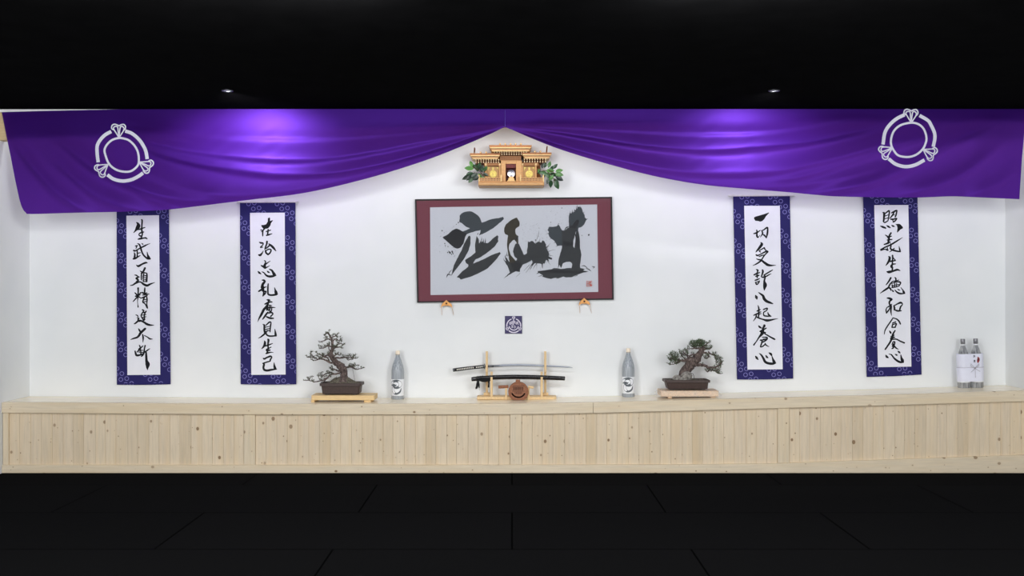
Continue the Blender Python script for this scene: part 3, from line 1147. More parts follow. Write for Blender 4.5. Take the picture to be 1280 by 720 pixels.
D2 = [
    [(205, 105, 8), (215, 130, 28), (210, 175, 34), (185, 215, 22), (160, 240, 8)], [(265, 80, 22), (275, 100, 30), (265, 170, 22), (270, 240, 22), (250, 310, 20)],
    [(215, 195, 18), (280, 175, 20), (345, 150, 8)], [(320, 210, 10), (275, 235, 18), (240, 255, 18), (250, 275, 16), (300, 260, 20)],
    [(232, 320, 18), (265, 308, 24), (310, 298, 14), (355, 302, 6)],
    # ji
    [(185, 395, 12), (205, 408, 24), (250, 385, 22), (305, 365, 26), (328, 382, 18), (306, 420, 22), (300, 445, 18), (250, 460, 18), (182, 485, 20)],
    [(180, 480, 14), (200, 500, 28), (190, 550, 28), (204, 588, 30), (250, 602, 30), (320, 590, 28), (410, 578, 14)],
    [(368, 470, 8), (372, 520, 26), (384, 562, 38), (408, 580, 10)],
]
zai = [(265, 65), (290, 50), (302, 65), (300, 110), (345, 95), (350, 100), (315, 150), (305, 190), (270, 230), (240, 240), (210, 235), (200, 245), (175, 225),
       (155, 195), (155, 178), (200, 175), (235, 165), (262, 120)]
wang = [(195, 75), (215, 68), (238, 90), (235, 115), (300, 80), (310, 85), (240, 140), (228, 170), (240, 180), (298, 155), (300, 162), (225, 215), (205, 212),
        (145, 165), (145, 150), (165, 150), (185, 160), (210, 115), (215, 95)]
scroll([(299.9, 252.4), (369.3, 252.2), (300.9, 480.3), (370.4, 480.4)], [(312.5, 266.0), (355.9, 265.8), (314.1, 468.6), (357.0, 468.2)],
       [((315, 268), S, A2), ((315, 320), S, B2), ((315, 370), S, C2), ((315, 418), S, D2)], [((315, 268), S, zai), ((315, 320), S, wang)],
       [(296, 252.8), (373, 252.4)], 'navy ring-patterned scroll with a white rod hanging above the left bonsai, second from left')

# --- third scroll
A3 = [
    [(145, 340, 16), (150, 372, 20), (148, 410, 22), (150, 440, 26), (165, 465, 14), (200, 425, 6)], [(95, 400, 16), (140, 388, 22), (205, 345, 10)],
    [(220, 350, 8), (262, 338, 16), (315, 300, 22), (328, 322, 22), (322, 400, 24), (305, 475, 12)], [(305, 470, 12), (275, 430, 22), (250, 415, 14)],
    [(235, 360, 18), (242, 400, 20), (205, 460, 6)],
]
B3 = [
    [(215, -145, 14), (230, -116, 38), (195, -63, 34), (150, -8, 22), (130, 15, 8)], [(180, -5, 10), (215, -25, 14), (265, -55, 16)],
    [(190, 0, 16), (208, 15, 14)], [(268, -60, 20), (290, -22, 16), (325, 5, 18)],
    [(135, 60, 20), (160, 72, 22), (210, 50, 16), (300, 5, 22), (332, 8, 18), (300, 40, 18), (270, 75, 18), (240, 120, 18), (215, 160, 20), (190, 180, 22), (140, 212, 18), (80, 240, 5)],
    [(185, 90, 14), (235, 70, 16), (265, 62, 10)],
    [(140, 125, 8), (175, 140, 18), (220, 150, 24), (280, 195, 32), (330, 228, 36), (390, 238, 22), (465, 233, 4)],
    # xu
    [(135, 305, 10), (160, 315, 24), (165, 335, 18)], [(100, 395, 20), (140, 375, 22), (195, 355, 14)], [(125, 420, 14), (155, 410, 26), (185, 400, 16)],
    [(160, 330, 18), (150, 380, 18), (155, 440, 20)], [(115, 485, 14), (150, 475, 22), (195, 455, 10)],
    [(125, 515, 16), (140, 548, 22), (160, 548, 16), (184, 510, 20), (190, 490, 12)], [(130, 520, 12), (190, 498, 12)],
    [(240, 310, 20), (248, 340, 26), (235, 390, 20), (224, 425, 16), (260, 440, 14)], [(265, 400, 18), (330, 360, 18), (380, 330, 16), (415, 308, 6)],
    [(245, 430, 14), (300, 420, 18), (350, 392, 14), (388, 375, 5)], [(270, 400, 18), (285, 430, 22), (272, 500, 26), (284, 560, 54), (275, 610, 36), (272, 655, 6)],
]
C3 = [
    [(125, 122, 14), (140, 155, 38), (150, 188, 12)], [(175, 72, 8), (205, 95, 20), (250, 130, 32), (270, 180, 40), (310, 220, 38), (370, 245, 30), (415, 262, 12)],
    # qi
    [(165, 290, 8), (178, 330, 20), (180, 400, 22), (175, 480, 20)], [(150, 385, 18), (205, 358, 14)], [(95, 455, 16), (150, 430, 20), (215, 395, 12)],
    [(140, 440, 20), (130, 490, 18), (90, 550, 8)], [(175, 440, 16), (220, 425, 10)],
    [(140, 480, 16), (180, 500, 22), (240, 520, 18), (310, 540, 34), (370, 535, 28), (440, 520, 16), (500, 510, 3)],
    [(255, 360, 16), (290, 345, 18), (322, 340, 20), (308, 375, 14), (270, 398, 16), (258, 418, 14), (265, 455, 20), (300, 468, 20), (385, 470, 14)],
    [(330, 400, 6), (340, 438, 22), (372, 468, 20)],
]
D3 = [
    [(175, 70, 14), (195, 90, 26), (225, 110, 14)], [(260, 55, 14), (275, 68, 32), (245, 115, 24)], [(200, 165, 20), (245, 140, 24), (305, 108, 16)],
    [(215, 175, 18), (260, 160, 20)], [(250, 110, 26), (245, 180, 42), (215, 225, 34), (185, 260, 22), (140, 330, 14), (95, 390, 22)],
    [(220, 190, 24), (290, 185, 24)], [(280, 205, 14), (320, 225, 18), (370, 255, 20), (440, 292, 24), (452, 298, 10)],
    [(240, 262, 14), (275, 260, 14), (318, 270, 24), (303, 310, 18), (240, 345, 20)], [(205, 310, 20), (300, 300, 14)],
    [(235, 320, 20), (225, 370, 20), (207, 420, 16), (245, 412, 18), (285, 380, 16)], [(285, 360, 14), (300, 390, 18), (350, 418, 6)], [(250, 290, 8), (300, 285, 8)],
    # xin
    [(125, 575, 14), (145, 605, 32), (170, 635, 10)], [(185, 530, 6), (220, 555, 22), (255, 610, 30), (285, 668, 34), (340, 695, 34), (410, 702, 32), (465, 692, 10)],
    [(350, 520, 14), (380, 540, 32), (395, 565, 18)], [(395, 565, 8), (413, 620, 22), (433, 668, 40), (458, 692, 20)], [(298, 565, 14), (315, 592, 26), (335, 605, 10)],
]
yi3 = [(345, 48), (350, 58), (300, 110), (270, 160), (240, 190), (200, 202), (170, 190), (120, 185), (100, 150), (105, 125), (130, 115), (220, 90), (300, 65)]
scroll([(916.4, 244.0), (987.3, 243.8), (921.3, 474.4), (991.6, 473.2)], [(930.2, 257.2), (974.8, 257.2), (934.3, 462.0), (978.4, 461.6)],
       [((935, 262), S, A3), ((935, 314), S, B3), ((935, 360), S, C3), ((935, 402), S, D3)], [((935, 262), S, yi3)],
       [(910.5, 244.8), (993, 244.3)], 'navy ring-patterned scroll with a white rod hanging just right of the right bonsai')

# --- fourth scroll
A4 = [
    [(95, 100, 8), (122, 115, 32), (120, 180, 28), (115, 240, 24)], [(125, 130, 14), (180, 85, 20), (205, 72, 20), (208, 110, 18), (195, 190, 18), (185, 240, 14)],
    [(140, 160, 12), (195, 140, 10)], [(140, 205, 12), (190, 190, 10)], [(105, 245, 16), (135, 268, 18), (190, 235, 14)],
    [(240, 110, 14), (290, 85, 22), (328, 68, 20), (333, 85, 18), (318, 150, 20), (305, 180, 16)], [(290, 90, 18), (260, 150, 20), (215, 200, 12)],
    [(225, 215, 12), (270, 215, 22), (335, 200, 14), (300, 245, 20), (268, 265, 12)], [(250, 200, 10), (275, 250, 14)], [(250, 150, 14), (300, 140, 8)],
    [(58, 325, 8), (100, 342, 28), (150, 362, 20)], [(162, 318, 8), (195, 338, 26), (230, 358, 8)], [(245, 312, 8), (270, 328, 24), (295, 335, 10)],
    # yi
    [(140, 475, 8), (165, 490, 18), (190, 510, 20)], [(238, 440, 22), (210, 490, 26), (200, 560, 28), (185, 620, 24)], [(180, 520, 18), (245, 495, 14)],
    [(175, 560, 18), (255, 550, 14)], [(120, 635, 14), (180, 615, 24), (230, 590, 10)],
    [(60, 720, 14), (140, 680, 20), (230, 640, 22), (330, 580, 20), (430, 517, 4)],
    [(65, 735, 14), (120, 712, 20)], [(120, 715, 14), (180, 720, 18), (185, 740, 10)], [(225, 610, 8), (238, 650, 16), (228, 700, 22), (260, 725, 24), (330, 745, 22), (395, 755, 16)],
    [(370, 665, 6), (380, 710, 20), (390, 752, 18)], [(290, 700, 16), (250, 735, 14), (210, 760, 6)], [(180, 690, 14), (165, 735, 12)],
]
B4 = [
    [(195, 138, 10), (215, 160, 30), (205, 210, 32), (175, 260, 22), (150, 292, 8)], [(262, 122, 22), (265, 170, 20), (260, 240, 20), (255, 300, 20), (260, 360, 22), (245, 390, 16)],
    [(220, 225, 20), (265, 215, 22), (315, 212, 10)], [(265, 155, 14), (310, 205, 14)], [(315, 265, 12), (270, 270, 20), (235, 295, 16), (240, 325, 14), (270, 330, 14)],
    [(165, 395, 12), (205, 400, 38), (270, 385, 26), (340, 362, 28), (390, 378, 8)],
    [(235, 495, 24), (200, 555, 22), (155, 615, 12)],
]
C4 = [
    [(262, 25, 16), (225, 65, 20), (200, 110, 22), (190, 130, 26), (130, 170, 24), (55, 222, 6)], [(200, 120, 20), (230, 150, 24), (235, 180, 8)],
    [(300, -45, 12), (318, -20, 20), (312, 30, 14)], [(265, 25, 14), (320, 15, 16), (370, 0, 8)],
    [(250, 60, 10), (330, 30, 16), (388, 36, 22), (393, 60, 18), (365, 105, 16)], [(255, 80, 18), (265, 125, 20)], [(300, 50, 12), (295, 110, 16)], [(330, 50, 12), (330, 100, 14)],
    [(255, 95, 12), (370, 75, 12)], [(250, 125, 16), (320, 115, 16), (360, 105, 12)], [(250, 165, 8), (268, 183, 22), (280, 195, 12)],
    [(300, 165, 10), (340, 205, 22), (390, 226, 24), (470, 225, 10)], [(400, 125, 8), (435, 170, 16), (448, 200, 32), (470, 225, 10)], [(345, 150, 8), (368, 165, 16), (385, 172, 8)],
    # he
    [(165, 300, 8), (205, 305, 28), (253, 322, 20), (215, 355, 24), (205, 390, 18)], [(225, 320, 14), (212, 400, 20), (235, 430, 30), (235, 520, 20), (245, 590, 8)],
    [(250, 400, 10), (220, 430, 20), (170, 460, 12), (155, 500, 16), (160, 555, 14)], [(160, 550, 20), (200, 500, 18), (225, 450, 14)],
    [(285, 425, 18), (295, 470, 26), (290, 500, 18)], [(290, 430, 14), (340, 400, 18), (398, 378, 28), (428, 404, 14), (395, 450, 22), (380, 510, 20)], [(295, 495, 18), (350, 515, 24), (410, 512, 12)],
]
E4 = [
    [(245, 15, 14), (215, 60, 16), (160, 140, 16), (125, 200, 14), (112, 262, 8)], [(250, 18, 12), (300, 35, 16), (335, 70, 20), (355, 110, 16)],
    [(235, 95, 14), (285, 75, 14)], [(240, 110, 16), (228, 150, 16)], [(235, 120, 12), (293, 102, 16), (275, 155, 16)], [(225, 158, 16), (280, 158, 14)],
    [(190, 210, 10), (205, 235, 24), (215, 250, 12)], [(275, 205, 16), (245, 255, 22), (230, 310, 28), (200, 380, 22), (160, 440, 20), (125, 490, 18)],
    [(210, 300, 14), (260, 275, 16)], [(205, 325, 16), (265, 305, 18)], [(215, 340, 16), (290, 335, 16), (350, 365, 18), (415, 392, 18)],
    [(235, 385, 14), (268, 374, 16), (262, 420, 16), (230, 440, 14)], [(225, 410, 12), (270, 405, 10)], [(240, 400, 18), (248, 460, 22), (225, 480, 12)], [(260, 430, 14), (285, 465, 18), (325, 488, 6)],
    [(135, 575, 12), (150, 600, 28), (175, 615, 10)], [(180, 558, 6), (220, 570, 16), (255, 615, 20), (300, 655, 26), (350, 680, 26), (400, 680, 18)],
    [(315, 515, 10), (335, 530, 22), (350, 545, 12)], [(275, 560, 8), (295, 572, 20), (308, 578, 10)], [(360, 570, 10), (370, 620, 26), (383, 652, 40), (398, 678, 20)],
]
zhao = [(310, 295), (375, 290), (400, 305), (435, 345), (435, 365), (395, 385), (345, 435), (335, 430), (345, 360), (335, 320)]
scroll([(1079.0, 243.0), (1146.8, 242.4), (1083.4, 471.2), (1152.0, 468.2)], [(1092.8, 256.4), (1135.4, 256.2), (1097.4, 459.0), (1139.2, 458.2)],
       [((1096, 258), S, A4), ((1096, 310), S, B4), ((1096, 350), S, C4), ((1096, 396), 12.0, E4)], [((1096, 258), S, zhao)],
       [(1075, 243.6), (1150.5, 242.8)], 'navy ring-patterned scroll at far right with its top hidden behind the curtain')

# ================================================================== framed calligraphy
fr = thing('framed_calligraphy', P(643.5, 377, -0.02), 'wide black framed ink calligraphy on maroon mat in the middle of the wall', 'picture')
Q_OUT = [(518.6, 249.0), (765.2, 246.0), (521.4, 378.4), (767.2, 374.6)]
Q_PAP = [(537.6, 259.2), (746.4, 255.6), (538.2, 368.8), (747.8, 364.9)]
YB, YF_ = -0.004, -0.034
names = [(0, 1), (1, 3), (3, 2), (2, 0)]
wpx = 1.75
cx = sum(q[0] for q in Q_OUT) / 4
cy = sum(q[1] for q in Q_OUT) / 4
inn = [(x + (wpx if x < cx else -wpx), y + (wpx if y < cy else -wpx)) for x, y in Q_OUT]
for a, c in names:
    b = MB()
    b.prism([Q_OUT[a], Q_OUT[c], inn[c], inn[a]], YF_, YB)
    o = b.build('frame_rail', M['frame'], fr)
b = MB()
b.prism([inn[0], inn[1], inn[3], inn[2]], -0.020, -0.006)
mat = b.build('mat_board', M['maroon'], fr)
b = MB()
b.prism([Q_PAP[0], Q_PAP[1], Q_PAP[3], Q_PAP[2]], -0.0212, -0.0202)
pap = b.build('art_paper', M['artpaper'], fr)
_lay = [0]


def ink_layer(name, shapes, strokes, mat):
    b = MB()
    for s in shapes:
        _lay[0] += 1
        yy = -0.0216 - 0.00008 * _lay[0]
        b.poly(s, lambda x, y: P(x, y, yy))
    for s in strokes:
        yy = -0.0216 - 0.00008 * (_lay[0] + 1)
        b.stroke(s, lambda x, y: P(x, y, yy), sub=3)
    return b.build(name, mat, pap)


def rough(poly, amp, seed, step=1.6):
    """ragged brush edge: resample the outline and jitter it"""
    r = random.Random(seed)
    out = []
    n = len(poly)
    for i in range(n):
        a, c = poly[i], poly[(i + 1) % n]
        l = math.hypot(c[0] - a[0], c[1] - a[1])
        k = max(1, int(l / step))
        for j in range(k):
            t = j / k
            jx = r.uniform(-amp, amp) if j else 0
            jy = r.uniform(-amp, amp) if j else 0
            out.append((a[0] + (c[0] - a[0]) * t + jx, a[1] + (c[1] - a[1]) * t + jy))
    return out


wash1 = [(574.4, 269.7), (577, 266.8), (580, 265.2), (583.5, 264.3), (586.9, 264), (590, 264.5), (595, 267.6), (598.5, 270.4), (600.5, 273.2), (602, 278.4), (607, 276.8),
         (612.3, 274.6), (617, 273.4), (622.7, 272.8), (626, 271.8), (629, 271.1), (630, 273.9), (627.5, 276), (624.8, 278.4), (615.8, 285.7), (608, 290.2), (599, 294.4), (601, 287.5),
         (595, 288.8), (588, 290.9), (583.5, 292.8), (580.5, 296), (577.9, 289.5), (582.7, 287.8), (587.6, 285.3), (582.7, 283.6), (577.2, 278.8), (574, 277.4), (574.7, 273.2)]
diam = [(571, 285.7), (574.4, 287), (578.4, 289.3), (583.5, 292.6), (581.2, 297), (580.6, 300), (579.2, 305), (575.7, 309.5), (571.5, 310.9), (568, 309.7), (563.3, 305.8), (557, 300.3),
        (554.8, 298.4), (553.2, 296.5), (556, 295), (558.4, 294), (562, 290.8), (565.4, 287.8)]
legB = [(585.8, 295), (587.4, 294.6), (588.3, 296.8), (588, 305), (586, 312.6), (579.9, 323.8), (573, 332.8), (566.7, 341), (565.2, 342.6), (565.6, 337.6), (567.4, 331.4), (573, 320.3), (577, 312.6), (579.9, 305), (580.6, 303.7)]
legC = [(595.6, 294.7), (598.4, 299), (599, 304.4), (600.5, 300.3), (601.2, 303.4), (601.9, 297.8), (603, 302.7), (604.3, 300.6), (605.4, 304), (606.6, 299.2), (607, 303.5), (610.2, 303.8), (615.8, 298.2),
        (621.3, 294), (623, 295.4), (622.4, 298.9), (623, 301.7), (618.6, 308), (611.5, 314), (601.8, 321), (594.2, 324.4), (591.4, 329.3), (603.9, 324.4), (614, 319), (624.7, 315), (626, 317),
        (617.8, 327.2), (609.4, 335.6), (600, 340.6), (590, 345.3), (582, 347.6), (575.7, 349.4), (574.3, 347.4), (570.8, 346.5), (577.8, 339), (585, 333.8), (585.4, 330.7), (582.6, 329), (581.3, 325), (588.9, 320.3),
        (594.4, 315.4), (593.8, 306)]
head = [(639, 275), (643, 273), (646.2, 272), (649.2, 276.8), (649.6, 280), (649.2, 282.7), (646, 284.6), (644.5, 286.2), (644.2, 290), (644.8, 292.7), (648, 295), (648, 300), (648, 304), (646, 305.5), (645, 302), (643, 299.5), (641, 300.5),
        (637.4, 304), (636.2, 308), (636.2, 312), (638, 318), (641.5, 322.5), (644.5, 325.7), (643, 330), (639, 332), (636.8, 327.5), (635, 315.7), (633.8, 306.3), (634.4, 299.2), (635, 294), (631.4, 292.6), (630.3, 290), (630.3, 285), (632, 281)]
bl2 = [(644, 305), (646.5, 304), (648.5, 305), (650.4, 308.6), (653.3, 314.5), (654.5, 318), (656, 319), (660, 317), (662, 322), (655, 327), (648, 325), (643, 320.5), (641, 314), (642.7, 309)]
splash = [(659.7, 301.6), (662, 302.6), (665, 301), (669.2, 304.5), (672.7, 302), (676.8, 303.3), (678.6, 300.4), (680.4, 301.6), (682.7, 305.7), (682.7, 310.4), (685.7, 315), (685.9, 320.6), (690.4, 322.4), (689.8, 324.6),
          (685.4, 323.6), (686.3, 327.5), (683, 325), (680.4, 329.9), (678.9, 329), (678, 335.8), (677, 330), (672.7, 329.3), (668, 329.3), (662, 338), (666, 328), (664.4, 325), (655, 330), (650, 332), (652, 321), (658.5, 316.9), (659.3, 309.8)]
bot4 = [(636.8, 327.5), (633.6, 322.6), (631, 320.4), (632.5, 326.5), (630.3, 325.2), (632, 329), (634.4, 332.2), (636, 336.5), (637.4, 340.5), (629.7, 348), (640.3, 341.2), (645, 339), (649.8, 339.9), (650.4, 335.8), (653.3, 331), (664, 326.3), (662, 320), (655, 319.5), (648, 321), (645, 326)]
r1 = [(711.7, 266.5), (714.3, 266.8), (714.8, 264.4), (716.2, 266), (717, 264.2), (718.6, 265), (718.5, 262.3), (720, 262.6), (720.8, 261), (723, 258), (724.7, 259.2), (726.2, 258.4), (727.7, 261.5), (728.5, 265.7), (731, 268.8), (731, 271.8), (733.8, 274), (732.3, 276), (731, 279), (730, 281),
      (726.2, 284), (723, 284.8), (723, 290), (716, 289), (711, 285.4), (711.3, 284), (710.8, 277), (711, 270.3)]
r2 = [(686.5, 283.3), (691, 283.6), (695.6, 282.9), (698.3, 281), (700.2, 283.3), (702.5, 287.8), (705.6, 288.2), (708.5, 286), (711, 284.4), (711, 294), (706, 304), (703.3, 306.6), (696.8, 307.7), (695.6, 305.8), (693.3, 301.6), (690, 299), (686.8, 296.3), (685.3, 291.7), (686.4, 290), (684.6, 288), (685, 286.3)]
r3 = [(711, 284.4), (716, 281), (722, 284.8), (719.6, 290), (716.6, 302), (716.5, 308), (718.9, 311), (719, 337), (714.2, 337), (715.4, 330), (712, 327), (708, 327.4), (704, 329), (701.3, 335), (699.5, 331), (697.5, 335.5), (698, 326.7), (700, 317.5), (702.5, 310), (702, 296), (702.5, 287.8), (705.6, 288.2)]
r3b = [(719.9, 290), (723, 289), (724.7, 297.8), (725, 309.6), (726.7, 317.5), (726, 325), (725, 331.7), (725.5, 337), (718, 337), (718.3, 320), (718.2, 308), (719.3, 300)]
r4 = [(672, 338.8), (680, 338), (690, 336.3), (692.5, 335), (701.7, 336.3), (709, 335), (725, 335), (731, 336.3), (729, 338.3), (735.8, 339.2), (726.7, 341.7), (718.3, 344.6), (716, 346), (714.2, 346.7), (706.7, 346.7), (704, 345.6), (698.3, 348), (695, 348), (695.8, 346.7), (688.3, 348.8), (683.3, 347.5),
      (677.5, 345.8), (678.8, 344.6), (676, 342.6), (674, 341.3), (670, 342.5), (672.5, 340.8)]
dk1 = [(717.4, 278.4), (721, 274.8), (724, 275.2), (723, 281), (719, 285.3), (711.5, 284.2), (712.4, 281.6), (716, 282.6)]
dk2 = [(674, 339.4), (690, 338), (720, 338.4), (733, 339.2), (722, 341.6), (700, 341.4), (684, 340.4)]
dk3 = [(637.6, 329), (648, 326), (652, 330), (649, 338.6), (643, 338.4), (640, 335)]
dk4 = [(704, 300), (712, 303), (716.2, 302), (716.4, 306), (708, 308), (703.6, 305)]
dk5 = [(563, 293), (570, 289.6), (576, 292), (577, 300), (572, 307), (564, 303)]
rs = random.Random(77)
spikes = []
for k in range(46):          # radial splashes round the burst in the middle
    a = rs.uniform(0, 6.283)
    r0, L = rs.uniform(9, 12.5), rs.uniform(2.5, 9) * (0.6 if math.sin(a) < 0 else 1)
    ex = .92
    c, s_ = math.cos(a), math.sin(a)
    if c < -.55:
        continue
    spikes.append([(671 + c * r0 * 1.1, 315.5 + s_ * r0, rs.uniform(.7, 1.5)), (671 + c * (r0 + L * .5) * 1.1, 315.5 + s_ * (r0 + L * .5), rs.uniform(.3, .7)), (671 + c * (r0 + L) * 1.1, 315.5 + s_ * (r0 + L), .12)])
for x, y, dx, dy in ((713, 267, -.2, -3), (715.4, 266, .1, -4), (718, 264, .2, -3.2), (720.4, 262, -.1, -4.6), (722, 259.6, -.5, -3.4), (724.6, 259.6, .5, -2.6), (729, 266, 1.8, -1), (732.6, 274.6, 2.4, -1.6),
                     (686, 288, -2, -.8), (685.6, 292, -2.2, .2), (687, 285, -1.8, -.6), (689, 298, -1.8, 1), (697, 307, -2, 1.4), (694, 303, -1.6, 1), (697.6, 282, .2, -2.6), (709.6, 285.6, -1.6, -2.4),
                     (630.4, 326, -1, -3.4), (632, 323, -.8, -4), (634, 320, -.6, -5), (602, 300, .1, -3.6), (604.4, 302, 0, -3.8), (606.8, 302, .1, -4.4), (599.6, 293, 1.6, -2.6), (597, 293, 1, -2.2)):
    spikes.append([(x, y, 1.1), (x + dx * .5, y + dy * .5, .6), (x + dx, y + dy, .15)])
for k in range(14):          # dry-brush tail of the long base stroke
    x = rs.uniform(676, 728)
    spikes.append([(x, 344.6 + rs.uniform(-.6, 1.4) - abs(x - 694) * .05, 1.0), (x - rs.uniform(2, 5), 346.4 - abs(x - 694) * .05 + rs.uniform(-.4, 1.2), .15)])
ink_layer('ink_splash', [], spikes, M['inkmid'])
ink_layer('ink_wash', [rough(wash1, .25, 1), rough(r1, .35, 2), rough(r2, .3, 3)], [], M['wash'])
ink_layer('ink_stroke', [rough(legB, .2, 4), rough(legC, .22, 5), rough(bl2, .25, 6), rough(splash, .4, 7), rough(bot4, .25, 8), rough(r3, .3, 9), rough(r3b, .25, 10), rough(r4, .3, 11)],
          [[(563.6, 344, .5), (560, 343, 1.6), (558, 347, .4)], [(565, 337, .3), (562, 340, .9), (561, 343, .4)], [(727, 332.6, .5), (730.5, 332.2, 1.1), (734, 335, .7)], [(732.5, 335.6, .6), (736, 336.6, 1.2), (738.6, 339, .6)],
           [(740, 333.2, .6), (743, 333.6, 1.1), (741.5, 335.4, .5)], [(686, 314, .5), (691, 312.6, .3), (694, 312.3, .2)], [(665, 330, .9), (661, 336, .5), (657, 341, .2)], [(671, 329, .8), (668, 333, .5), (666.5, 336.4, .2)],
           [(662, 331, .6), (658, 335, .4), (655, 338.6, .2)], [(684, 308, .4), (688, 304, .2)], [(684, 326, .6), (688, 331, .2)], [(650, 341.6, .4), (645, 346.2, .2)], [(633, 318, .3), (631.6, 321.4, .8), (633.6, 327.6, .6)],
           [(669, 304, .3), (672.8, 294, .5), (673.6, 288.4, .2)], [(705.6, 287.6, .8), (708, 284.4, 1.4), (711, 283.4, .8)], [(564, 344.6, .3), (566, 341, 1.2), (568, 338, .5)]], M['inkmid'])
ink_layer('brown_ink', [rough(head, .25, 12)], [], M['inkbrown'])
ink_layer('dark_ink', [rough(diam, .25, 13), dk1, dk2, dk3, dk4], [[(661, 320.5, .6), (668, 321, 1.2), (676, 321, .8)], [(718.6, 292, .8), (721.4, 300, 3), (722, 308, 2.4)], [(647.4, 296, 1.4), (644, 300, 1.6)],
                                                                    [(563, 316.6, 1.6), (560.6, 313.6, .6)], [(565, 314, 1.8), (566.6, 318, .6)]], M['inkdark'])
rd = random.Random(21)
dots = []
spots = [(570.4, 280.4, .6), (552.6, 288.4, .8), (573, 278.2, .9), (736, 293.6, 1.2), (727.4, 294.4, .6), (702.3, 260, .6), (688.5, 278, .5), (673.5, 285, .4), (669.4, 300, .8), (675, 299, .4), (556, 304.4, .7), (560, 308.2, .6), (556.6, 307, .6), (562.2, 315.4, 1.3), (559.6, 315.6, .8), (564.4, 318, .7),
         (698.6, 279.6, .5), (567, 283, .4), (730.5, 275.2, .5), (648.6, 305.2, .5)]
for _ in range(70):
    spots.append((rd.uniform(651, 684), rd.uniform(279, 303), rd.uniform(.1, .35)))
for _ in range(34):
    spots.append((rd.uniform(549, 572), rd.uniform(284, 322), rd.uniform(.1, .4)))
for _ in range(30):
    spots.append((rd.uniform(683, 716), rd.uniform(262, 284), rd.uniform(.1, .3)))
for _ in range(26):
    spots.append((rd.uniform(655, 690), rd.uniform(325, 342), rd.uniform(.1, .3)))
for x, y, r in spots:
    dots.append([(x + r * math.cos(a * 1.0472) * rd.uniform(.8, 1.2), y + r * math.sin(a * 1.0472) * rd.uniform(.8, 1.3)) for a in range(6)])
ink_layer('ink_spatter', dots, [], M['inkmid'])['kind'] = 'stuff'
# vermilion seal, lower right
seal = [[(733.4, 351.6, .5), (739.9, 351.4, .5)], [(733.5, 351.4, .6), (733.6, 358.0, .6)], [(733.6, 357.8, .6), (739.8, 357.6, .6)], [(739.8, 351.4, .3), (739.9, 357.8, .4)],
        [(735.2, 352.6, .6), (735.4, 356.6, .5)], [(736.6, 353.4, 1.4), (738.4, 353.0, 1.6)], [(736.8, 355.4, 1.2), (739, 356.4, 2.0)], [(737.6, 352, .6), (737.8, 357, .8)], [(734, 354.4, .4), (736.4, 354.3, .5)]]
ink_layer('red_seal', [], seal, M['seal'])
b = MB()
b.prism([inn[0], inn[1], inn[3], inn[2]], -0.0300, -0.0285)
b.build('glass_pane', M['glass'], fr)

# gilt hooks below the frame
for hx, hy, side in ((557.8, 375.0, 'left'), (730.2, 372.4, 'right')):
    t = thing('picture_hook', P(hx, hy + 6, -0.03), 'gilt chevron hook holding the %s end of the black frame bottom' % side, 'hook', 'gilt hooks under the picture frame')
    b = MB()
    ch = [(hx, hy), (hx + 3.2, hy + 2.8), (hx + 6.6, hy + 5.2), (hx + 7.6, hy + 9.4), (hx + 4.4, hy + 7.6), (hx + 1.4, hy + 6.4), (hx + .2, hy + 6.9), (hx - 1.4, hy + 6.8), (hx - 4.2, hy + 7.6), (hx - 6.8, hy + 9.8), (hx - 5.6, hy + 5.0), (hx - 3, hy + 2.6)]
    b.prism(ch, -0.050, -0.038)
    b.box(P(hx - 3.5, hy + 7.2, -0.040), P(hx + 3.5, hy + 4.8, -0.002))
    b.build('bracket', M['gold'], t)
    b = MB()
    b.lathe([(0.0075, -0.001), (0.0075, 0.002)], P(hx + .3, hy + 4.4, -0.0505), 12, axis='y')
    b.build('keyhole', M['hole'], t)
    for k, (dx, dd) in enumerate(((-6.2, -5.3), (6.9, 9.2))):
        b = MB()
        b.tube([P(hx + dx, hy + 8.6, -0.042), P(hx + (dx + dd) / 2, hy + 13, -0.025), P(hx + dd, hy + 19, -0.006)], [0.0022, .0016, .001], 6)
        b.build('hanging_wire', M['gold'], t)

# small square plaque
pl = thing('wall_plaque', P(642, 417.2, -0.01), 'small square navy plaque with a white round crest below the picture', 'plaque')
b = MB()
a, c = P(631.2, 417.0, -0.014), P(652.6, 395.0, -0.014)
b.cbox((a.x, -0.014, a.z), (c.x, -0.001, c.z), 0.0015)
bd = b.build('board', M['plaque'], pl)
b = MB()
s = 20.57


def sp(x, y):
    return P(x, y, -0.0148)


def pq(pts, w):
    return [(622 + x / s, 390 + y / s, (w if len(p_) < 3 else p_[2]) / s) for p_ in pts for x, y in [p_[:2]]]


def arc(cx_, cy_, r, a0, a1, n=12):
    return [(cx_ + r * math.cos(math.radians(a0 + (a1 - a0) * i / n)), cy_ + r * math.sin(math.radians(a0 + (a1 - a0) * i / n))) for i in range(n + 1)]


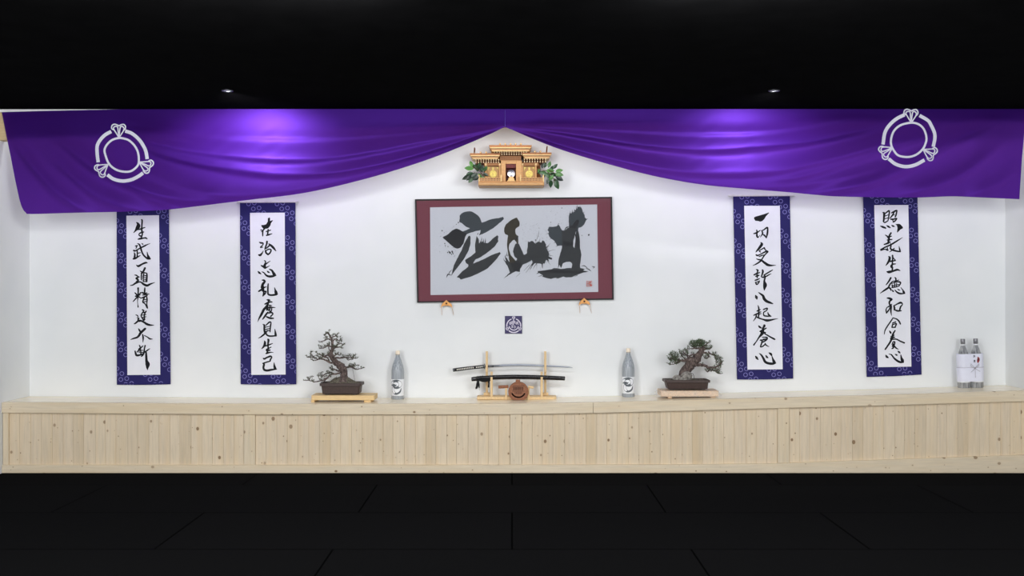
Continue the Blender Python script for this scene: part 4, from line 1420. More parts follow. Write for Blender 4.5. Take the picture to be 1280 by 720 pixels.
b.stroke(pq(arc(415, 350, 178, 172, 248), 26), sp, sub=2)
b.stroke(pq(arc(415, 350, 178, 292, 368), 26), sp, sub=2)
b.stroke(pq(arc(415, 345, 182, 48, 132), 28), sp, sub=2)
b.stroke(pq(arc(415, 345, 120, 12, 168), 24), sp, sub=2)
for (x, y) in ((412, 145), (250, 430), (575, 430)):
    b.stroke(pq([(x - 32, y), (x - 20, y - 24), (x, y - 16), (x + 20, y - 24), (x + 32, y), (x, y + 36), (x - 32, y)], 20), sp, sub=3)
b.stroke(pq([(412, 165), (412, 215)], 22), sp)
for q in ([(300, 290), (350, 250), (370, 270)], [(310, 320), (350, 290), (385, 310)], [(340, 250), (345, 320)], [(375, 250), (415, 230), (455, 250)], [(380, 275), (450, 275)], [(415, 250), (415, 305), (395, 320)],
          [(470, 270), (530, 250)], [(460, 300), (500, 290), (535, 320)], [(490, 255), (485, 320)], [(520, 270), (525, 310)], [(350, 355), (400, 350)], [(355, 400), (405, 395)], [(378, 355), (376, 400)],
          [(440, 345), (440, 415)], [(440, 375), (470, 390)], [(425, 360), (450, 352)]):
    b.stroke(pq(q, 19), sp, sub=3)
b.build('crest', M['plaquewhite'], bd)
# ================================================================== household shrine on the wall
def shp(x, y):
    """crop coordinates of the shrine -> photo pixels"""
    return 570 + x / 8.533, 170 + y / 8.533


def sbox(b, x0, y0, x1, y1, yf, yb, mi=0, c=0.0):
    a = shp(x0, y0)
    d = shp(x1, y1)
    b.pbox(a[0], a[1], d[0], d[1], yf, yb, mi, c)


kam = thing('household_shrine', P(639, 232, -0.1), 'honey wood miniature shrine with three stepped roofs on the wall above the picture', 'shrine')
b = MB()
sbox(b, 238, 492, 940, 526, -0.26, -0.003, 0, 0.004)
sbox(b, 246, 484, 932, 493, -0.25, -0.003, 1)
b.build('base', [M['hinoki'], M['hinokidark']], kam)
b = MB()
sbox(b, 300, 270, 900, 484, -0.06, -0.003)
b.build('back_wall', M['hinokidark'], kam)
b = MB()
for x0, x1 in ((480, 530), (640, 702)):
    sbox(b, x0, 262, x1, 486, -0.19, -0.06, 0, 0.002)
sbox(b, 478, 262, 704, 296, -0.185, -0.06)
b.build('centre_bay', M['hinoki'], kam)
b = MB()
sbox(b, 532, 294, 640, 486, -0.075, -0.061)
b.build('brocade_lining', M['redsilk'], kam)
b = MB()
sbox(b, 532, 294, 640, 340, -0.16, -0.15)
b.build('brocade_valance', M['redsilk'], kam)
for x0, x1 in ((330, 462), (716, 846)):
    b = MB()
    sbox(b, x0, 326, x1, 484, -0.15, -0.06, 0, 0.001)
    sbox(b, x0 - 4, 318, x0 + 8, 484, -0.158, -0.06)
    sbox(b, x1 - 8, 318, x1 + 4, 484, -0.158, -0.06)
    sbox(b, (x0 + x1) / 2 - 2, 330, (x0 + x1) / 2 + 2, 484, -0.1515, -0.149)
    dr = b.build('door', M['hinokidoor'], kam)
    b = MB()
    cxx, cyy = (x0 + x1) / 2, 405
    c = P(*shp(cxx, cyy), -0.1505)
    b.lathe([(0.0305, 0), (0.0305, .002), (0.026, .004)], c, 24, axis='y')
    for k in range(8):
        a = k * math.pi / 4
        b.lathe([(0.006, 0.003), (0.004, .0065)], c + Vector((math.cos(a) * .018, 0, math.sin(a) * .018)), 8, axis='y')
    b.lathe([(0.008, 0.003), (0.006, .008)], c, 10, axis='y')
    for xx in (x0 + 14, x1 - 14):
        a0 = shp(xx - 12, 334)
        sbox(b, xx - 14, 332, xx + 14, 346, -0.1525, -0.1495)
        sbox(b, xx - 6 if xx < cxx else xx + 2, 346, xx + 2 if xx < cxx else xx + 10, 364, -0.1525, -0.1495)
    sbox(b, cxx - 10, 332, cxx + 10, 362, -0.1525, -0.1495)
    b.build('gilt_fittings', M['gilt'], dr)
for x in (318, 468, 708, 852):
    b = MB()
    sbox(b, x - 9, 292, x + 9, 488, -0.175, -0.157, 0, 0.002)
    sbox(b, x - 11, 292, x + 11, 312, -0.177, -0.155, 1)
    b.build('pillar', [M['hinoki'], M['hinokipale']], kam)
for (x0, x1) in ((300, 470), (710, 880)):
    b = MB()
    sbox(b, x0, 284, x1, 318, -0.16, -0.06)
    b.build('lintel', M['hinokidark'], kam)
# fence along the front
for x0, x1 in ((252, 478), (694, 928)):
    b = MB()
    for y in (444, 462):
        sbox(b, x0, y, x1, y + 9, -0.246, -0.238)
    sbox(b, x0, 476, x1, 486, -0.246, -0.238)
    sbox(b, x0 + 4, 446, x1 - 4, 484, -0.2375, -0.234, 1)  # dark sheet behind the rails, painting in the shade of the slots
    nb = 7
    for k in range(nb):
        xx = x0 + 20 + (x1 - x0 - 40) * k / (nb - 1)
        sbox(b, xx - 4, 444, xx + 4, 488, -0.244, -0.24)
    fn = b.build('fence', [M['hinoki'], M['lattice']], kam)
    for x in (x0 - 6, x1 + 4):
        b = MB()
        sbox(b, x - 7, 424, x + 7, 490, -0.250, -0.236, 0, .002)
        p0 = shp(x - 7, 424)
        p1 = shp(x + 7, 406)
        a, d = P(*p0, -.25), P(*p1, -.25)
        m = (a.x + d.x) / 2
        b.add([(a.x, -.25, a.z), (d.x, -.25, a.z), (d.x, -.236, a.z), (a.x, -.236, a.z), (m, -.243, d.z)], [(0, 1, 4), (1, 2, 4), (2, 3, 4), (3, 0, 4), (3, 2, 1, 0)])
        b.build('fence_post', M['hinokipale'], fn)


def roof(name, x0, x1, ytop, ymid, ybot, yr, ye, e0, e1, yf, yb):
    """two-tier pent roof: top slab, lower slab, rafters with pale ends"""
    b = MB()
    # top slab: front face slopes inwards (overhang at the top)
    def slab(xa0, xa1, ya, xb0, xb1, yb_, f, back, mi=0):
        A, B_ = P(*shp(xa0, ya), f), P(*shp(xa1, ya), f)
        Cc, D = P(*shp(xb0, yb_), f), P(*shp(xb1, yb_), f)
        vs = [A, B_, D, Cc] + [Vector((p.x, back, p.z)) for p in (A, B_, D, Cc)]
        b.add(vs, [(3, 2, 1, 0), (4, 5, 6, 7), (0, 1, 5, 4), (1, 2, 6, 5), (2, 3, 7, 6), (3, 0, 4, 7)], mi)
    slab(x0, x1, ytop, x0 + 14, x1 - 14, ymid - 9, yf, yb, 2)
    slab(x0 + 6, x1 - 6, ymid - 11, x0 + 16, x1 - 16, ymid - 2, yf - .008, yb, 1)
    slab(x0 + 14, x1 - 14, ymid - 2, x0 + 22, x1 - 22, ymid + 5, yf + .012, yb, 3)  # dark brown strip paints the shaded gap between the tiers
    slab(x0 + 16, x1 - 16, ymid + 5, x0 + 36, x1 - 36, ybot - 4, yf + .002, yb)
    slab(x0 + 20, x1 - 20, ybot - 4, x0 + 38, x1 - 38, ybot + 2, yf + .002, yb, 1)
    # sloping upper roof board behind the verge
    A = P(*shp(x0 + 2, ytop), yf + .004)
    B_ = P(*shp(x1 - 2, ytop), yf + .004)
    up = Vector((0, .14, 0.02))
    vs = [A, B_, B_ + up, A + up, A - Vector((0, 0, .008)), B_ - Vector((0, 0, .008)), B_ + up - Vector((0, 0, .03)), A + up - Vector((0, 0, .03))]
    b.add(vs, [(0, 1, 2, 3), (7, 6, 5, 4), (0, 4, 5, 1), (1, 5, 6, 2), (2, 6, 7, 3), (3, 7, 4, 0)])
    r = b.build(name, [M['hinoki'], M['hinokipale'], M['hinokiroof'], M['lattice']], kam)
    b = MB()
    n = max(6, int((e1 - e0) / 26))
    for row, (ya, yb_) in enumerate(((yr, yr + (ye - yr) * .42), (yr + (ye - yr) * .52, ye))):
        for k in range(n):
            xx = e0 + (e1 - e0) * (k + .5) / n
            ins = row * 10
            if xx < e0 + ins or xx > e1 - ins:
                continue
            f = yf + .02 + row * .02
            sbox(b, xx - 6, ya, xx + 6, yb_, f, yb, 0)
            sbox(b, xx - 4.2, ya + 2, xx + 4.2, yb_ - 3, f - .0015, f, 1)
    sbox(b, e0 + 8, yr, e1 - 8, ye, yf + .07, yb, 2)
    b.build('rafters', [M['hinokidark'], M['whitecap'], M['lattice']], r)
    return r


rc = roof('roof', 352, 810, 98, 132, 160, 162, 204, 398, 762, -0.235, -0.01)
rl = roof('roof', 145, 476, 186, 216, 242, 246, 290, 200, 468, -0.215, -0.01)
rr = roof('roof', 700, 1022, 178, 208, 236, 240, 284, 716, 968, -0.215, -0.01)
b = MB()
sbox(b, 470, 212, 696, 262, -0.165, -0.06, 0)
for k in range(14):
    for j in range(3):
        x = 478 + k * 16
        y = 216 + j * 15
        sbox(b, x, y, x + 9, y + 8, -0.167, -0.164, 1)
b.build('transom_lattice', [M['hinokidark'], M['lattice']], kam)
for root, xs, y0, y1 in ((rc, (470, 526, 582, 636, 692), 76, 100), (rl, (262, 322), 166, 188), (rr, (840, 900), 158, 180)):
    for x in xs:
        b = MB()
        p = P(*shp(x, (y0 + y1) / 2 + 2), -0.2)
        b.tube([p + Vector((0, -.03, 0)), p + Vector((0, .03, 0.004))], .0075, 10)
        b.tube([p + Vector((0, -.031, 0)), p + Vector((0, -.03, 0))], .0055, 10, mi=1)
        b.box((p.x - .006, -.225, p.z - .02), (p.x + .006, -.17, p.z - .004))
        b.build('ridge_billet', [M['hinokidark'], M['hinokipale']], root)
for root, x, y0, y1 in ((rl, 197, 130, 190), (rr, 968, 114, 182)):
    b = MB()
    for s_ in (-1, 1):
        a = P(*shp(x - 3, y1), -0.18)
        c = P(*shp(x + 3, y0), -0.18)
        b.tube([a + Vector((0, 0.012 * s_, 0)), c + Vector((0, -0.03 * s_, 0))], [.006, .005], 4)
    b.build('forked_finial', M['lattice'], root)

# round mirror standing in the open middle bay
mr = thing('shrine_mirror', P(*shp(590, 486), -0.13), 'small round silvery mirror on a pale stand in the open middle of the shrine', 'mirror')
b = MB()
for (x0, y0, x1, y1) in ((545, 474, 636, 485), (556, 452, 624, 474), (566, 432, 614, 452)):
    sbox(b, x0, y0, x1, y1, -0.16, -0.11, 0, .002)
b.build('stand', M['hinokipale'], mr)
b = MB()
c = P(*shp(590, 400), -0.128)
b.lathe([(0.0325, 0), (0.0345, .003), (0.0335, .008), (0.031, .0085), (0.02, .0105), (0.008, .0115), (0.001, .0118)], c, 32, axis='y')
o = b.build('disc', M['mirror'], mr, smooth=True)


# sakaki sprigs
def leaf(b, base, direction, length, width, normal, droop=.2):
    d = direction.normalized()
    n = (normal - d * normal.dot(d)).normalized()
    s = d.cross(n)
    prof = [(0, .06), (.18, .62), (.4, 1.0), (.62, .92), (.84, .5), (1, .03)]
    vs = []
    for t, w in prof:
        c = base + d * (length * t) - n * (droop * length * t * t)
        vs += [c - s * (width * w / 2) + n * .12 * width * w, c, c + s * (width * w / 2) + n * .12 * width * w]
    fs = []
    for i in range(len(prof) - 1):
        o = i * 3
        fs += [(o, o + 3, o + 4, o + 1), (o + 1, o + 4, o + 5, o + 2)]
    b.add(vs, fs)


def sprig(label, root_px, leaves, stems):
    t = thing('evergreen_sprig', P(root_px[0], root_px[1], -0.16), label, 'sprig', 'evergreen sprigs beside the shrine')
    b = MB()
    for st in stems:
        b.tube([P(*shp(x, y), z) for x, y, z in st], .003, 6)
    b.build('stem', M['twig'], t)
    rl_ = random.Random(len(leaves) + 5)
    for (x, y, dx, dy, L, z) in leaves:
        b = MB()
        base = P(*shp(x, y), z)
        d = Vector((dx, rl_.uniform(-.35, .2), -dy))
        leaf(b, base, d, L / 8.533 / 152, L * .56 / 8.533 / 152, Vector((rl_.uniform(-.4, .4), -1, rl_.uniform(-.1, .6))), rl_.uniform(.05, .3))
        o = b.build('leaf', M['leaf'], t)
        smooth_angle(o, 60)
        o.data.polygons.foreach_set('use_smooth', [True] * len(o.data.polygons))


sprig('glossy dark green evergreen sprig at the left end of the shrine', shp(270, 440),
      [(170, 335, -.25, -1, 78, -.20), (190, 350, -1, -.1, 100, -.22), (180, 390, -1, .3, 75, -.21), (175, 430, -1, .25, 115, -.23), (180, 440, -.6, .8, 75, -.22), (235, 380, -.3, -1, 90, -.19), (240, 340, .3, -1, 70, -.2), (230, 400, -1, .5, 90, -.24),
       (280, 390, -.2, -1, 95, -.2), (300, 380, .4, -.9, 70, -.19), (250, 430, -.6, .3, 85, -.25), (300, 430, -.3, .5, 70, -.2), (290, 400, .7, .3, 60, -.2), (215, 350, -.5, -.6, 70, -.18), (200, 420, -.9, -.3, 80, -.2), (260, 360, .9, -.1, 60, -.21),
       (240, 400, .4, .9, 75, -.22), (160, 420, -.6, .7, 70, -.24)],
      [[(262, 491, -.2), (290, 440, -.19), (300, 415, -.18)], [(320, 420, -.18), (260, 405, -.19), (190, 390, -.21)], [(300, 415, -.18), (240, 440, -.22), (175, 445, -.23)], [(280, 410, -.18), (240, 360, -.2), (180, 330, -.2)]])
sprig('glossy green evergreen sprig drooping at the right end of the shrine', shp(900, 400),
      [(920, 345, .2, -1, 60, -.2), (940, 340, .4, -1, 70, -.2), (985, 340, .3, -1, 72, -.22), (1035, 350, .6, -.7, 70, -.22), (1060, 380, 1, -.25, 85, -.23), (1055, 400, 1, .2, 90, -.24), (1060, 430, .9, .45, 95, -.23), (1045, 455, .5, .8, 95, -.22),
       (1050, 480, .5, .9, 95, -.24), (1015, 470, -.1, 1, 85, -.22), (1000, 440, -.4, .9, 80, -.21), (960, 390, .5, .7, 85, -.2), (900, 350, -.4, .6, 60, -.2), (960, 370, .9, .0, 90, -.21), (900, 380, .9, .4, 85, -.22), (1000, 400, .9, .3, 80, -.2),
       (930, 380, .2, .9, 65, -.21), (880, 350, .3, .9, 60, -.2), (1010, 380, .3, -.9, 70, -.2), (1040, 420, -.6, .6, 70, -.23)],
      [[(915, 491, -.2), (905, 430, -.19), (880, 396, -.18)], [(860, 400, -.18), (930, 370, -.19), (1000, 370, -.21), (1060, 400, -.23)], [(960, 370, -.2), (1020, 420, -.22), (1055, 480, -.24)]])


# ================================================================== things on the platform
def zat(px, y):
    """platform height under the point seen at pixel column px on plane y"""
    return shelf_z((px - 640) / F * (y - CAMY))


def frame_at(px, y):
    """local pixel->world for a thing standing at (px, y): keeps the picture plane of that depth"""
    return Vector(((px - 640) / F * (y - CAMY), y, zat(px, y)))


# ---- sake bottles with the brush swirl
def sake(px, y, label, h_px, lean=0.0):
    base = frame_at(px, y)
    t = thing('sake_bottle', base, label, 'bottle', 'smoky grey sake bottles flanking the sword stand')
    k = (y - CAMY) / F          # metres per pixel here
    R_ = 7.9 * k
    H = h_px * k
    b = MB()
    prof = [(R_ * .93, 0), (R_, .006), (R_, H * .565), (R_ * .985, H * .60), (R_ * .90, H * .665), (R_ * .72, H * .745), (R_ * .50, H * .825), (R_ * .36, H * .87), (R_ * .32, H * .90), (R_ * .36, H * .905), (R_ * .36, H * .915)]
    b.lathe(prof, base, 36)
    bt = b.build('glass_body', M['bottle'], t, smooth=True)
    smooth_angle(bt, 40)
    b = MB()
    lo, hi = H * .075, H * .415
    b.lathe([(R_ * 1.004, lo), (R_ * 1.012, lo + .001), (R_ * 1.012, hi - .001), (R_ * 1.004, hi)], base, 40)
    lb = b.build('paper_label', M['label'], t, smooth=False)
    smooth_angle(lb, 40)
    b = MB()

    def sf(x, yy):     # label coords in crop px of the photo zoom, wrapped round the body
        dx = (x - 168) / 74.0
        a = math.asin(max(-.99, min(.99, dx)))
        r = R_ * 1.02
        z = lo + (620 - yy) / (620 - 412.0) * (hi - lo)
        return base + Vector((math.sin(a) * r, -math.cos(a) * r, z))
    b.stroke([(104, 492, 13), (108, 462, 26), (130, 438, 31), (165, 432, 33), (195, 450, 36), (203, 482, 36), (188, 508, 33), (160, 518, 31), (138, 514, 23), (126, 500, 15)], sf, sub=5)
    b.stroke([(108, 488, 15), (128, 486, 31), (150, 488, 20), (160, 480, 7)], sf, sub=4)
    b.stroke([(126, 500, 18), (122, 530, 28), (126, 565, 31), (145, 590, 28), (170, 592, 23), (195, 575, 20), (208, 550, 13), (212, 525, 5)], sf, sub=5)
    b.build('brush_swirl', M['swirl'], lb)
    b = MB()
    b.lathe([(R_ * .30, H * .9), (R_ * .345, H * .902), (R_ * .345, H * .985), (R_ * .31, H), (R_ * .1, H * 1.001)], base, 24)
    cp = b.build('cap', M['cap'], t, smooth=True)
    smooth_angle(cp, 40)
    b = MB()
    b.lathe([(R_ * .352, H * .912), (R_ * .356, H * .915), (R_ * .356, H * .925), (R_ * .352, H * .928)], base, 24)
    b.build('cap_band', M['capband'], cp)
    # faint ribs on the shoulder: vertical paper pleats
    return t


sake(497.2, -0.10, 'grey sake bottle with white swirl label standing right of the left bonsai', 60.5)
sake(785.4, -0.10, 'grey sake bottle with white swirl label standing left of the right bonsai', 60.5)

# ---- pair of wrapped bottles at the right
LEAN = 0.030
K = (-0.12 - CAMY) / F
for i, (px, lab) in enumerate(((1203.4, 'clear bottle with grey cap, left one of the wrapped pair at far right'), (1219.4, 'clear bottle with grey cap, right one of the wrapped pair at far right'))):
    base = frame_at(px + 1.8, -0.12)
    t = thing('clear_bottle', base, lab, 'bottle', 'clear bottles in the white wrapper')
    R_ = 7.7 * K
    H = 61 * K
    b = MB()
    b.lathe([(R_ * .92, 0), (R_, .006), (R_, H * .55), (R_ * .96, H * .60), (R_ * .80, H * .68), (R_ * .55, H * .78), (R_ * .36, H * .85), (R_ * .33, H * .90), (R_ * .33, H * .93)], base, 32)
    o = b.build('glass_body', M['clearglass'], t, smooth=True)
    smooth_angle(o, 40)
    b = MB()
    b.lathe([(R_ * .34, H * .90), (R_ * .36, H * .905), (R_ * .36, H * .99), (R_ * .33, H), (R_ * .1, H * 1.001)], base, 20)
    o = b.build('cap', M['greycap'], t, smooth=True)
    smooth_angle(o, 40)
    b = MB()
    b.lathe([(R_ * .37, H * .868), (R_ * .385, H * .87), (R_ * .385, H * .888), (R_ * .37, H * .89)], base, 20)
    b.build('neck_ring', M['label'], t)
    b = MB()
    b.lathe([(R_ * 1.004, H * .115), (R_ * 1.01, H * .118), (R_ * 1.01, H * .14), (R_ * 1.004, H * .143)], base, 30)
    b.build('paper_band', M['label'], t)
    t.rotation_euler = (0, -LEAN, 0)
base = frame_at(1213.2, -0.12)
t = thing('paper_wrapper', base, 'white paper wrapper tied with cord around the two clear bottles', 'wrapper')
R_ = 7.7 * K * 1.05
half = 8.0 * K
z0, z1 = 8.2 * K, 42.5 * K
b = MB()
ring = []
for k in range(17):
    a = math.pi * 1.0 + math.pi * k / 16 - math.pi / 2
    ring.append((-half + R_ * math.cos(a + math.pi) * -1, R_ * math.sin(a)))
ring = []
for k in range(17):          # right cap, front to back
    a = -math.pi / 2 + math.pi * k / 16
    ring.append((half + R_ * math.cos(a), R_ * math.sin(a)))
for k in range(17):
    a = math.pi / 2 + math.pi * k / 16
    ring.append((-half + R_ * math.cos(a), R_ * math.sin(a)))
n = len(ring)
vs = []
levels = [(z0, 1.0), (z0 + .002, 1.005), ((z0 + z1) / 2 - .004, 1.012), ((z0 + z1) / 2, 1.0), ((z0 + z1) / 2 + .004, 1.012), (z1 - .002, 1.005), (z1, 1.0)]
for z, kx in levels:
    for x, y in ring:
        vs.append(base + Vector((x * kx, y * kx, z)))
fs = []
for i in range(len(levels) - 1):
    for k in range(n):
        j = (k + 1) % n
        fs.append((i * n + k, i * n + j, (i + 1) * n + j, (i + 1) * n + k))
b.add(vs, fs)
o = b.build('paper', M['wrap'], t)
smooth_angle(o, 30)
md = o.modifiers.new('thickness', 'SOLIDIFY')
md.thickness = .0012
md.offset = -1
b = MB()


def wp(x, y, off=.004):          # crop px (9/px) on the front of the wrapper
    X = (x - 283) / 9 * K
    yy = -R_ * 1.012
    if X > half:
        yy = -math.sqrt(max(0, (R_ * 1.012)**2 - (X - half)**2))
    elif X < -half:
        yy = -math.sqrt(max(0, (R_ * 1.012)**2 - (X + half)**2))
    return base + Vector((X, yy - off, (648 - y) / 9 * K))


b.tube([wp(x, 418) for x in range(130, 437, 12)], .0013, 6)
b.tube([wp(308, y) for y in (420, 450, 490, 530)], .0011, 6)
b.tube([wp(305, 425), wp(285, 400), wp(262, 375), wp(258, 395), wp(280, 415), wp(305, 425)], .0014, 6)
b.tube([wp(305, 425), wp(330, 400), wp(352, 376), wp(352, 396), wp(330, 415), wp(305, 425)], .0014, 6)
b.tube([wp(305, 428), wp(285, 450), wp(260, 468)], .0014, 6)
b.tube([wp(310, 428), wp(335, 448), wp(362, 464)], .0014, 6)
b.blob(wp(306, 428), (.006, .004, .006), n=6)
b.build('tied_cord', M['cord'], o, smooth=True)
b = MB()
fl = lambda x, y: wp(x, y, .0012)
b.stroke([(345, 302, 10), (350, 325, 28), (345, 350, 26), (342, 368, 6)], fl, 0, 3)
b.build('red_seal', M['redmark'], o)
b = MB()
for q in ([(294, 286), (312, 288)], [(303, 280), (302, 302)], [(294, 300), (314, 296)], [(296, 340), (312, 338)], [(304, 334), (303, 358)], [(294, 352), (314, 354)], [(310, 342), (298, 356)],
          [(344, 312), (348, 345)], [(340, 330), (354, 326)]):
    b.stroke([(x, y, 5) for x, y in q], lambda x, y: wp(x, y, .0016), 0, 2)
b.build('printed_characters', M['ink'], o)
t.rotation_euler = (0, -LEAN, 0)

# ---- sword stand
SY = -0.13


def kp(x, y, yy):                 # crop coords (6 px per photo px) of the sword group
    return P(555 + x / 6, 385 + y / 6, yy)


zs = zat(646, SY)
st = thing('sword_stand', Vector((P(646, 495, SY).x, SY, zs)), 'pale wooden two-tier stand holding the swords in the middle of the platform', 'stand')
b = MB()
a0, a1 = kp(248, 645, -0.19), kp(843, 645, -0.19)
vs = [(a0.x, -0.19, zs), (a1.x, -0.19, zs), (a1.x, -0.06, zs), (a0.x, -0.06, zs)]
ztop = zs + 0.026
ins = .004
b.cbox((a0.x, -0.19, zs), (a1.x, -0.06, ztop), 0.004)
b.build('base_board', M['standwood'], st)
for xc in (321, 759.5):
    b = MB()
    x0, x1 = kp(xc - 8.5, 0, -0.09).x, kp(xc + 8.5, 0, -0.09).x
    zt = kp(0, 325, -0.09).z
    zb = ztop
    zc = kp(0, 450, -0.09).z        # cradle under the sword
    b.cbox((x0, -0.092, zb), (x1, -0.070, zt), .002)
    b.box((x0, -0.122, zc - .03), (x1, -0.092, zc - .004))
    b.cbox((x0, -0.132, zc - .03), (x1, -0.122, zc + .030), .002)
    b.build('tall_post', M['standwood'], st)
    b = MB()
    b.cbox((x0 - .016, -0.105, zb), (x1 + .016, -0.060, zb + .022), .004)
    b.build('foot_block', M['standwood'], st)
for xc in (357, 732.5):
    b = MB()
    x0, x1 = kp(xc - 8.5, 0, -0.16).x, kp(xc + 8.5, 0, -0.16).x
    zt = kp(0, 478, -0.135).z
    zc = kp(0, 538, -0.16).z
    b.cbox((x0, -0.140, ztop), (x1, -0.126, zt), .002)
    b.box((x0, -0.176, zc - .028), (x1, -0.140, zc - .002))
    b.cbox((x0, -0.188, ztop), (x1, -0.176, kp(0, 518, -0.188).z), .002)
    b.build('short_post', M['standwood'], st)

# ---- the drawn sword
kt = thing('katana', kp(500, 470, -0.107), 'bare curved sword with black wrapped handle on the upper tier of the stand', 'sword')
KY = -0.107
b = MB()
pts = [(372, 436, 8.6), (450, 430.5, 8.4), (560, 427.5, 8.2), (680, 430.5, 7.8), (800, 436, 7.0), (900, 441.5, 5.6), (935, 443.5, 4.6), (955, 446, 2.8), (966, 448.5, .7)]
b.tube([kp(x, y, KY) for x, y, r in pts], [r / 6 / 150 for x, y, r in pts], 10, flat=.30)
o = b.build('blade', M['steel'], kt, smooth=True)
b = MB()
b.tube([kp(307, 437.2, KY), kp(345, 436.6, KY), kp(372, 436, KY)], [9.4 / 900, 9.6 / 900, 9 / 900], 10, flat=.4)
b.build('blade_collar', M['darksteel'], kt, smooth=True)
b = MB()
c = kp(305, 437.4, KY)
ring = []
b.tube([c + Vector((-.003, 0, 0)), c + Vector((.003, 0, 0))], [20 / 900, 20 / 900], 20, flat=.9)
o = b.build('hand_guard', M['darksteel'], kt)
b = MB()
hp = [(72, 465.5), (110, 460), (150, 455), (190, 450), (230, 446), (270, 441.5), (301, 438.4)]
b.tube([kp(x, y, KY) for x, y in hp], [12.6 / 900, 13 / 900, 12.6 / 900, 12.2 / 900, 12.2 / 900, 12.6 / 900, 13 / 900], 14, flat=.75)
hd = b.build('handle', M['wrapblack'], kt, smooth=True)
smooth_angle(hd, 50)
b = MB()
nd = 15
for k in range(nd):
    x = 100 + (284 - 100) * k / (nd - 1)
    if 222 < x < 240:
        continue
    y = interp(hp, x)
    c = kp(x, y, KY - 11.0 / 900)
    for (ox, oz) in ((0, 0),):
        w_, h_ = 5.4 / 900, 7.0 / 900
        p = [c + Vector((-w_, 0, 0)), c + Vector((0, 0, -h_)), c + Vector((w_, 0, 0)), c + Vector((0, 0, h_))]
        q = [v + Vector((0, .004, 0)) for v in p]
        b.add(p + q, [(0, 1, 2, 3), (0, 4, 5, 1), (1, 5, 6, 2), (2, 6, 7, 3), (3, 7, 4, 0)])
b.build('rayskin_diamonds', M['rayskin'], hd)
b = MB()
b.tube([kp(66, 466.4, KY), kp(78, 464.6, KY)], [12.0 / 900, 13.8 / 900], 14, flat=.8)
b.tube([kp(291, 439.2, KY), kp(301, 438.4, KY)], [13.6 / 900, 14.2 / 900], 14, flat=.8)
b.build('handle_collars', M['darksteel'], hd)

# ---- the scabbard
sy_ = -0.158
sc_ = thing('sword_scabbard', kp(560, 530, sy_), 'black lacquered scabbard with tied black cord on the lower tier', 'scabbard')
b = MB()
pts = [(206, 534.5, 14), (212, 534, 15.6), (270, 527.5, 16.4), (330, 523, 16.6), (400, 519.5, 16.8), (480, 517.3, 16.8), (560, 517, 16.8), (640, 518, 16.6), (700, 519.8, 16.4), (800, 523.5, 16), (880, 527, 15.6), (902, 528.2, 15.2), (907, 528.5, 13)]
b.tube([kp(x, y, sy_) for x, y, r in pts], [r / 6 / 150 for x, y, r in pts], 16, flat=.62)
o = b.build('scabbard_body', M['lacquer'], sc_, smooth=True)
smooth_angle(o, 50)
b = MB()
for k in range(6):
    x = 246 + k * 9
    b.tube([kp(x + 14 * math.sin(a), 528 - x * .02 + 19.5 * math.cos(a), sy_ - .0135 * math.sin(a + 1.57) * 0 - (.0 if False else .0)) if False else
            kp(x, 530 - (x - 246) * .05, sy_) + Vector((0, -math.cos(a) * .0135, math.sin(a) * .0205)) for a in [i * math.pi / 8 for i in range(17)]], .0028, 6, cap=False)
b.tube([kp(256, 536, sy_ - .014), kp(285, 548, sy_ - .016), kp(310, 550, sy_ - .016), kp(332, 544, sy_ - .015), kp(347, 536, sy_ - .013)], .0075, 8)
b.tube([kp(262, 540, sy_ - .014), kp(290, 541, sy_ - .018), kp(322, 536, sy_ - .016), kp(345, 528, sy_ - .013)], .007, 8)
b.tube([kp(256, 545, sy_ - .012), kp(250, 565, sy_ - .013), kp(248, 590, sy_ - .012), kp(240, 605, sy_ - .012)], [.006, .0085, .010, .008], 8)
b.tube([kp(258, 548, sy_ - .010), kp(262, 575, sy_ - .012), kp(264, 600, sy_ - .012)], [.005, .007, .004], 8)
b.tube([kp(338, 545, sy_ - .012), kp(336, 572, sy_ - .013), kp(334, 596, sy_ - .012)], [.006, .006, .0075], 8)
b.tube([kp(346, 540, sy_ - .013), kp(330, 560, sy_ - .015)], [.006, .004], 8)
cd = b.build('tied_cord', M['blackcord'], sc_, smooth=True)
b = MB()
b.tube([kp(262, 598, sy_ - .0125), kp(267, 618, sy_ - .0125)], [.0042, .0036], 8)
b.tube([kp(334, 596, sy_ - .0125), kp(338, 618, sy_ - .0125)], [.003, .002], 8)
b.tube([kp(238, 600, sy_ - .0125), kp(236, 612, sy_ - .0125)], [.005, .003], 8)
b.build('cord_tip', M['aglet'], cd)

# ---- carved wooden roundel on its peg
ry = -0.215
cz = zat(648, ry)
ro = thing('carved_roundel', Vector((kp(558, 600, ry).x, ry, cz)), 'round brown carved wooden plaque with a flat foot in front of the sword stand', 'ornament')
R_ = 75 / 6 / F * (ry - CAMY)
cc = Vector((kp(558, 0, ry).x, ry, cz + R_ * .86))
b = MB()
out = []
for k in range(40):
    a = 2 * math.pi * k / 40
    x, z = R_ * math.cos(a), R_ * math.sin(a)
    z = max(z, -R_ * .86)
    out.append((x * 1.02, z))
n = 40
vs = []
for (yy, s_) in ((.006, .97), (0.0, 1.0), (-.022, 1.0), (-.028, .96), (-.028, .86), (-.024, .83), (-.024, .02)):
    vs += [cc + Vector((x * s_, yy, z * s_)) for x, z in out]
fs = []
for i in range(6):
    for k in range(n):
        j = (k + 1) % n
        fs.append((i * n + k, i * n + j, (i + 1) * n + j, (i + 1) * n + k))
fs.append(tuple(reversed(range(n))))
fs.append(tuple(6 * n + k for k in range(n)))
b.add(vs, fs)
o = b.build('disc', M['carved'], ro)
smooth_angle(o, 35)
b = MB()


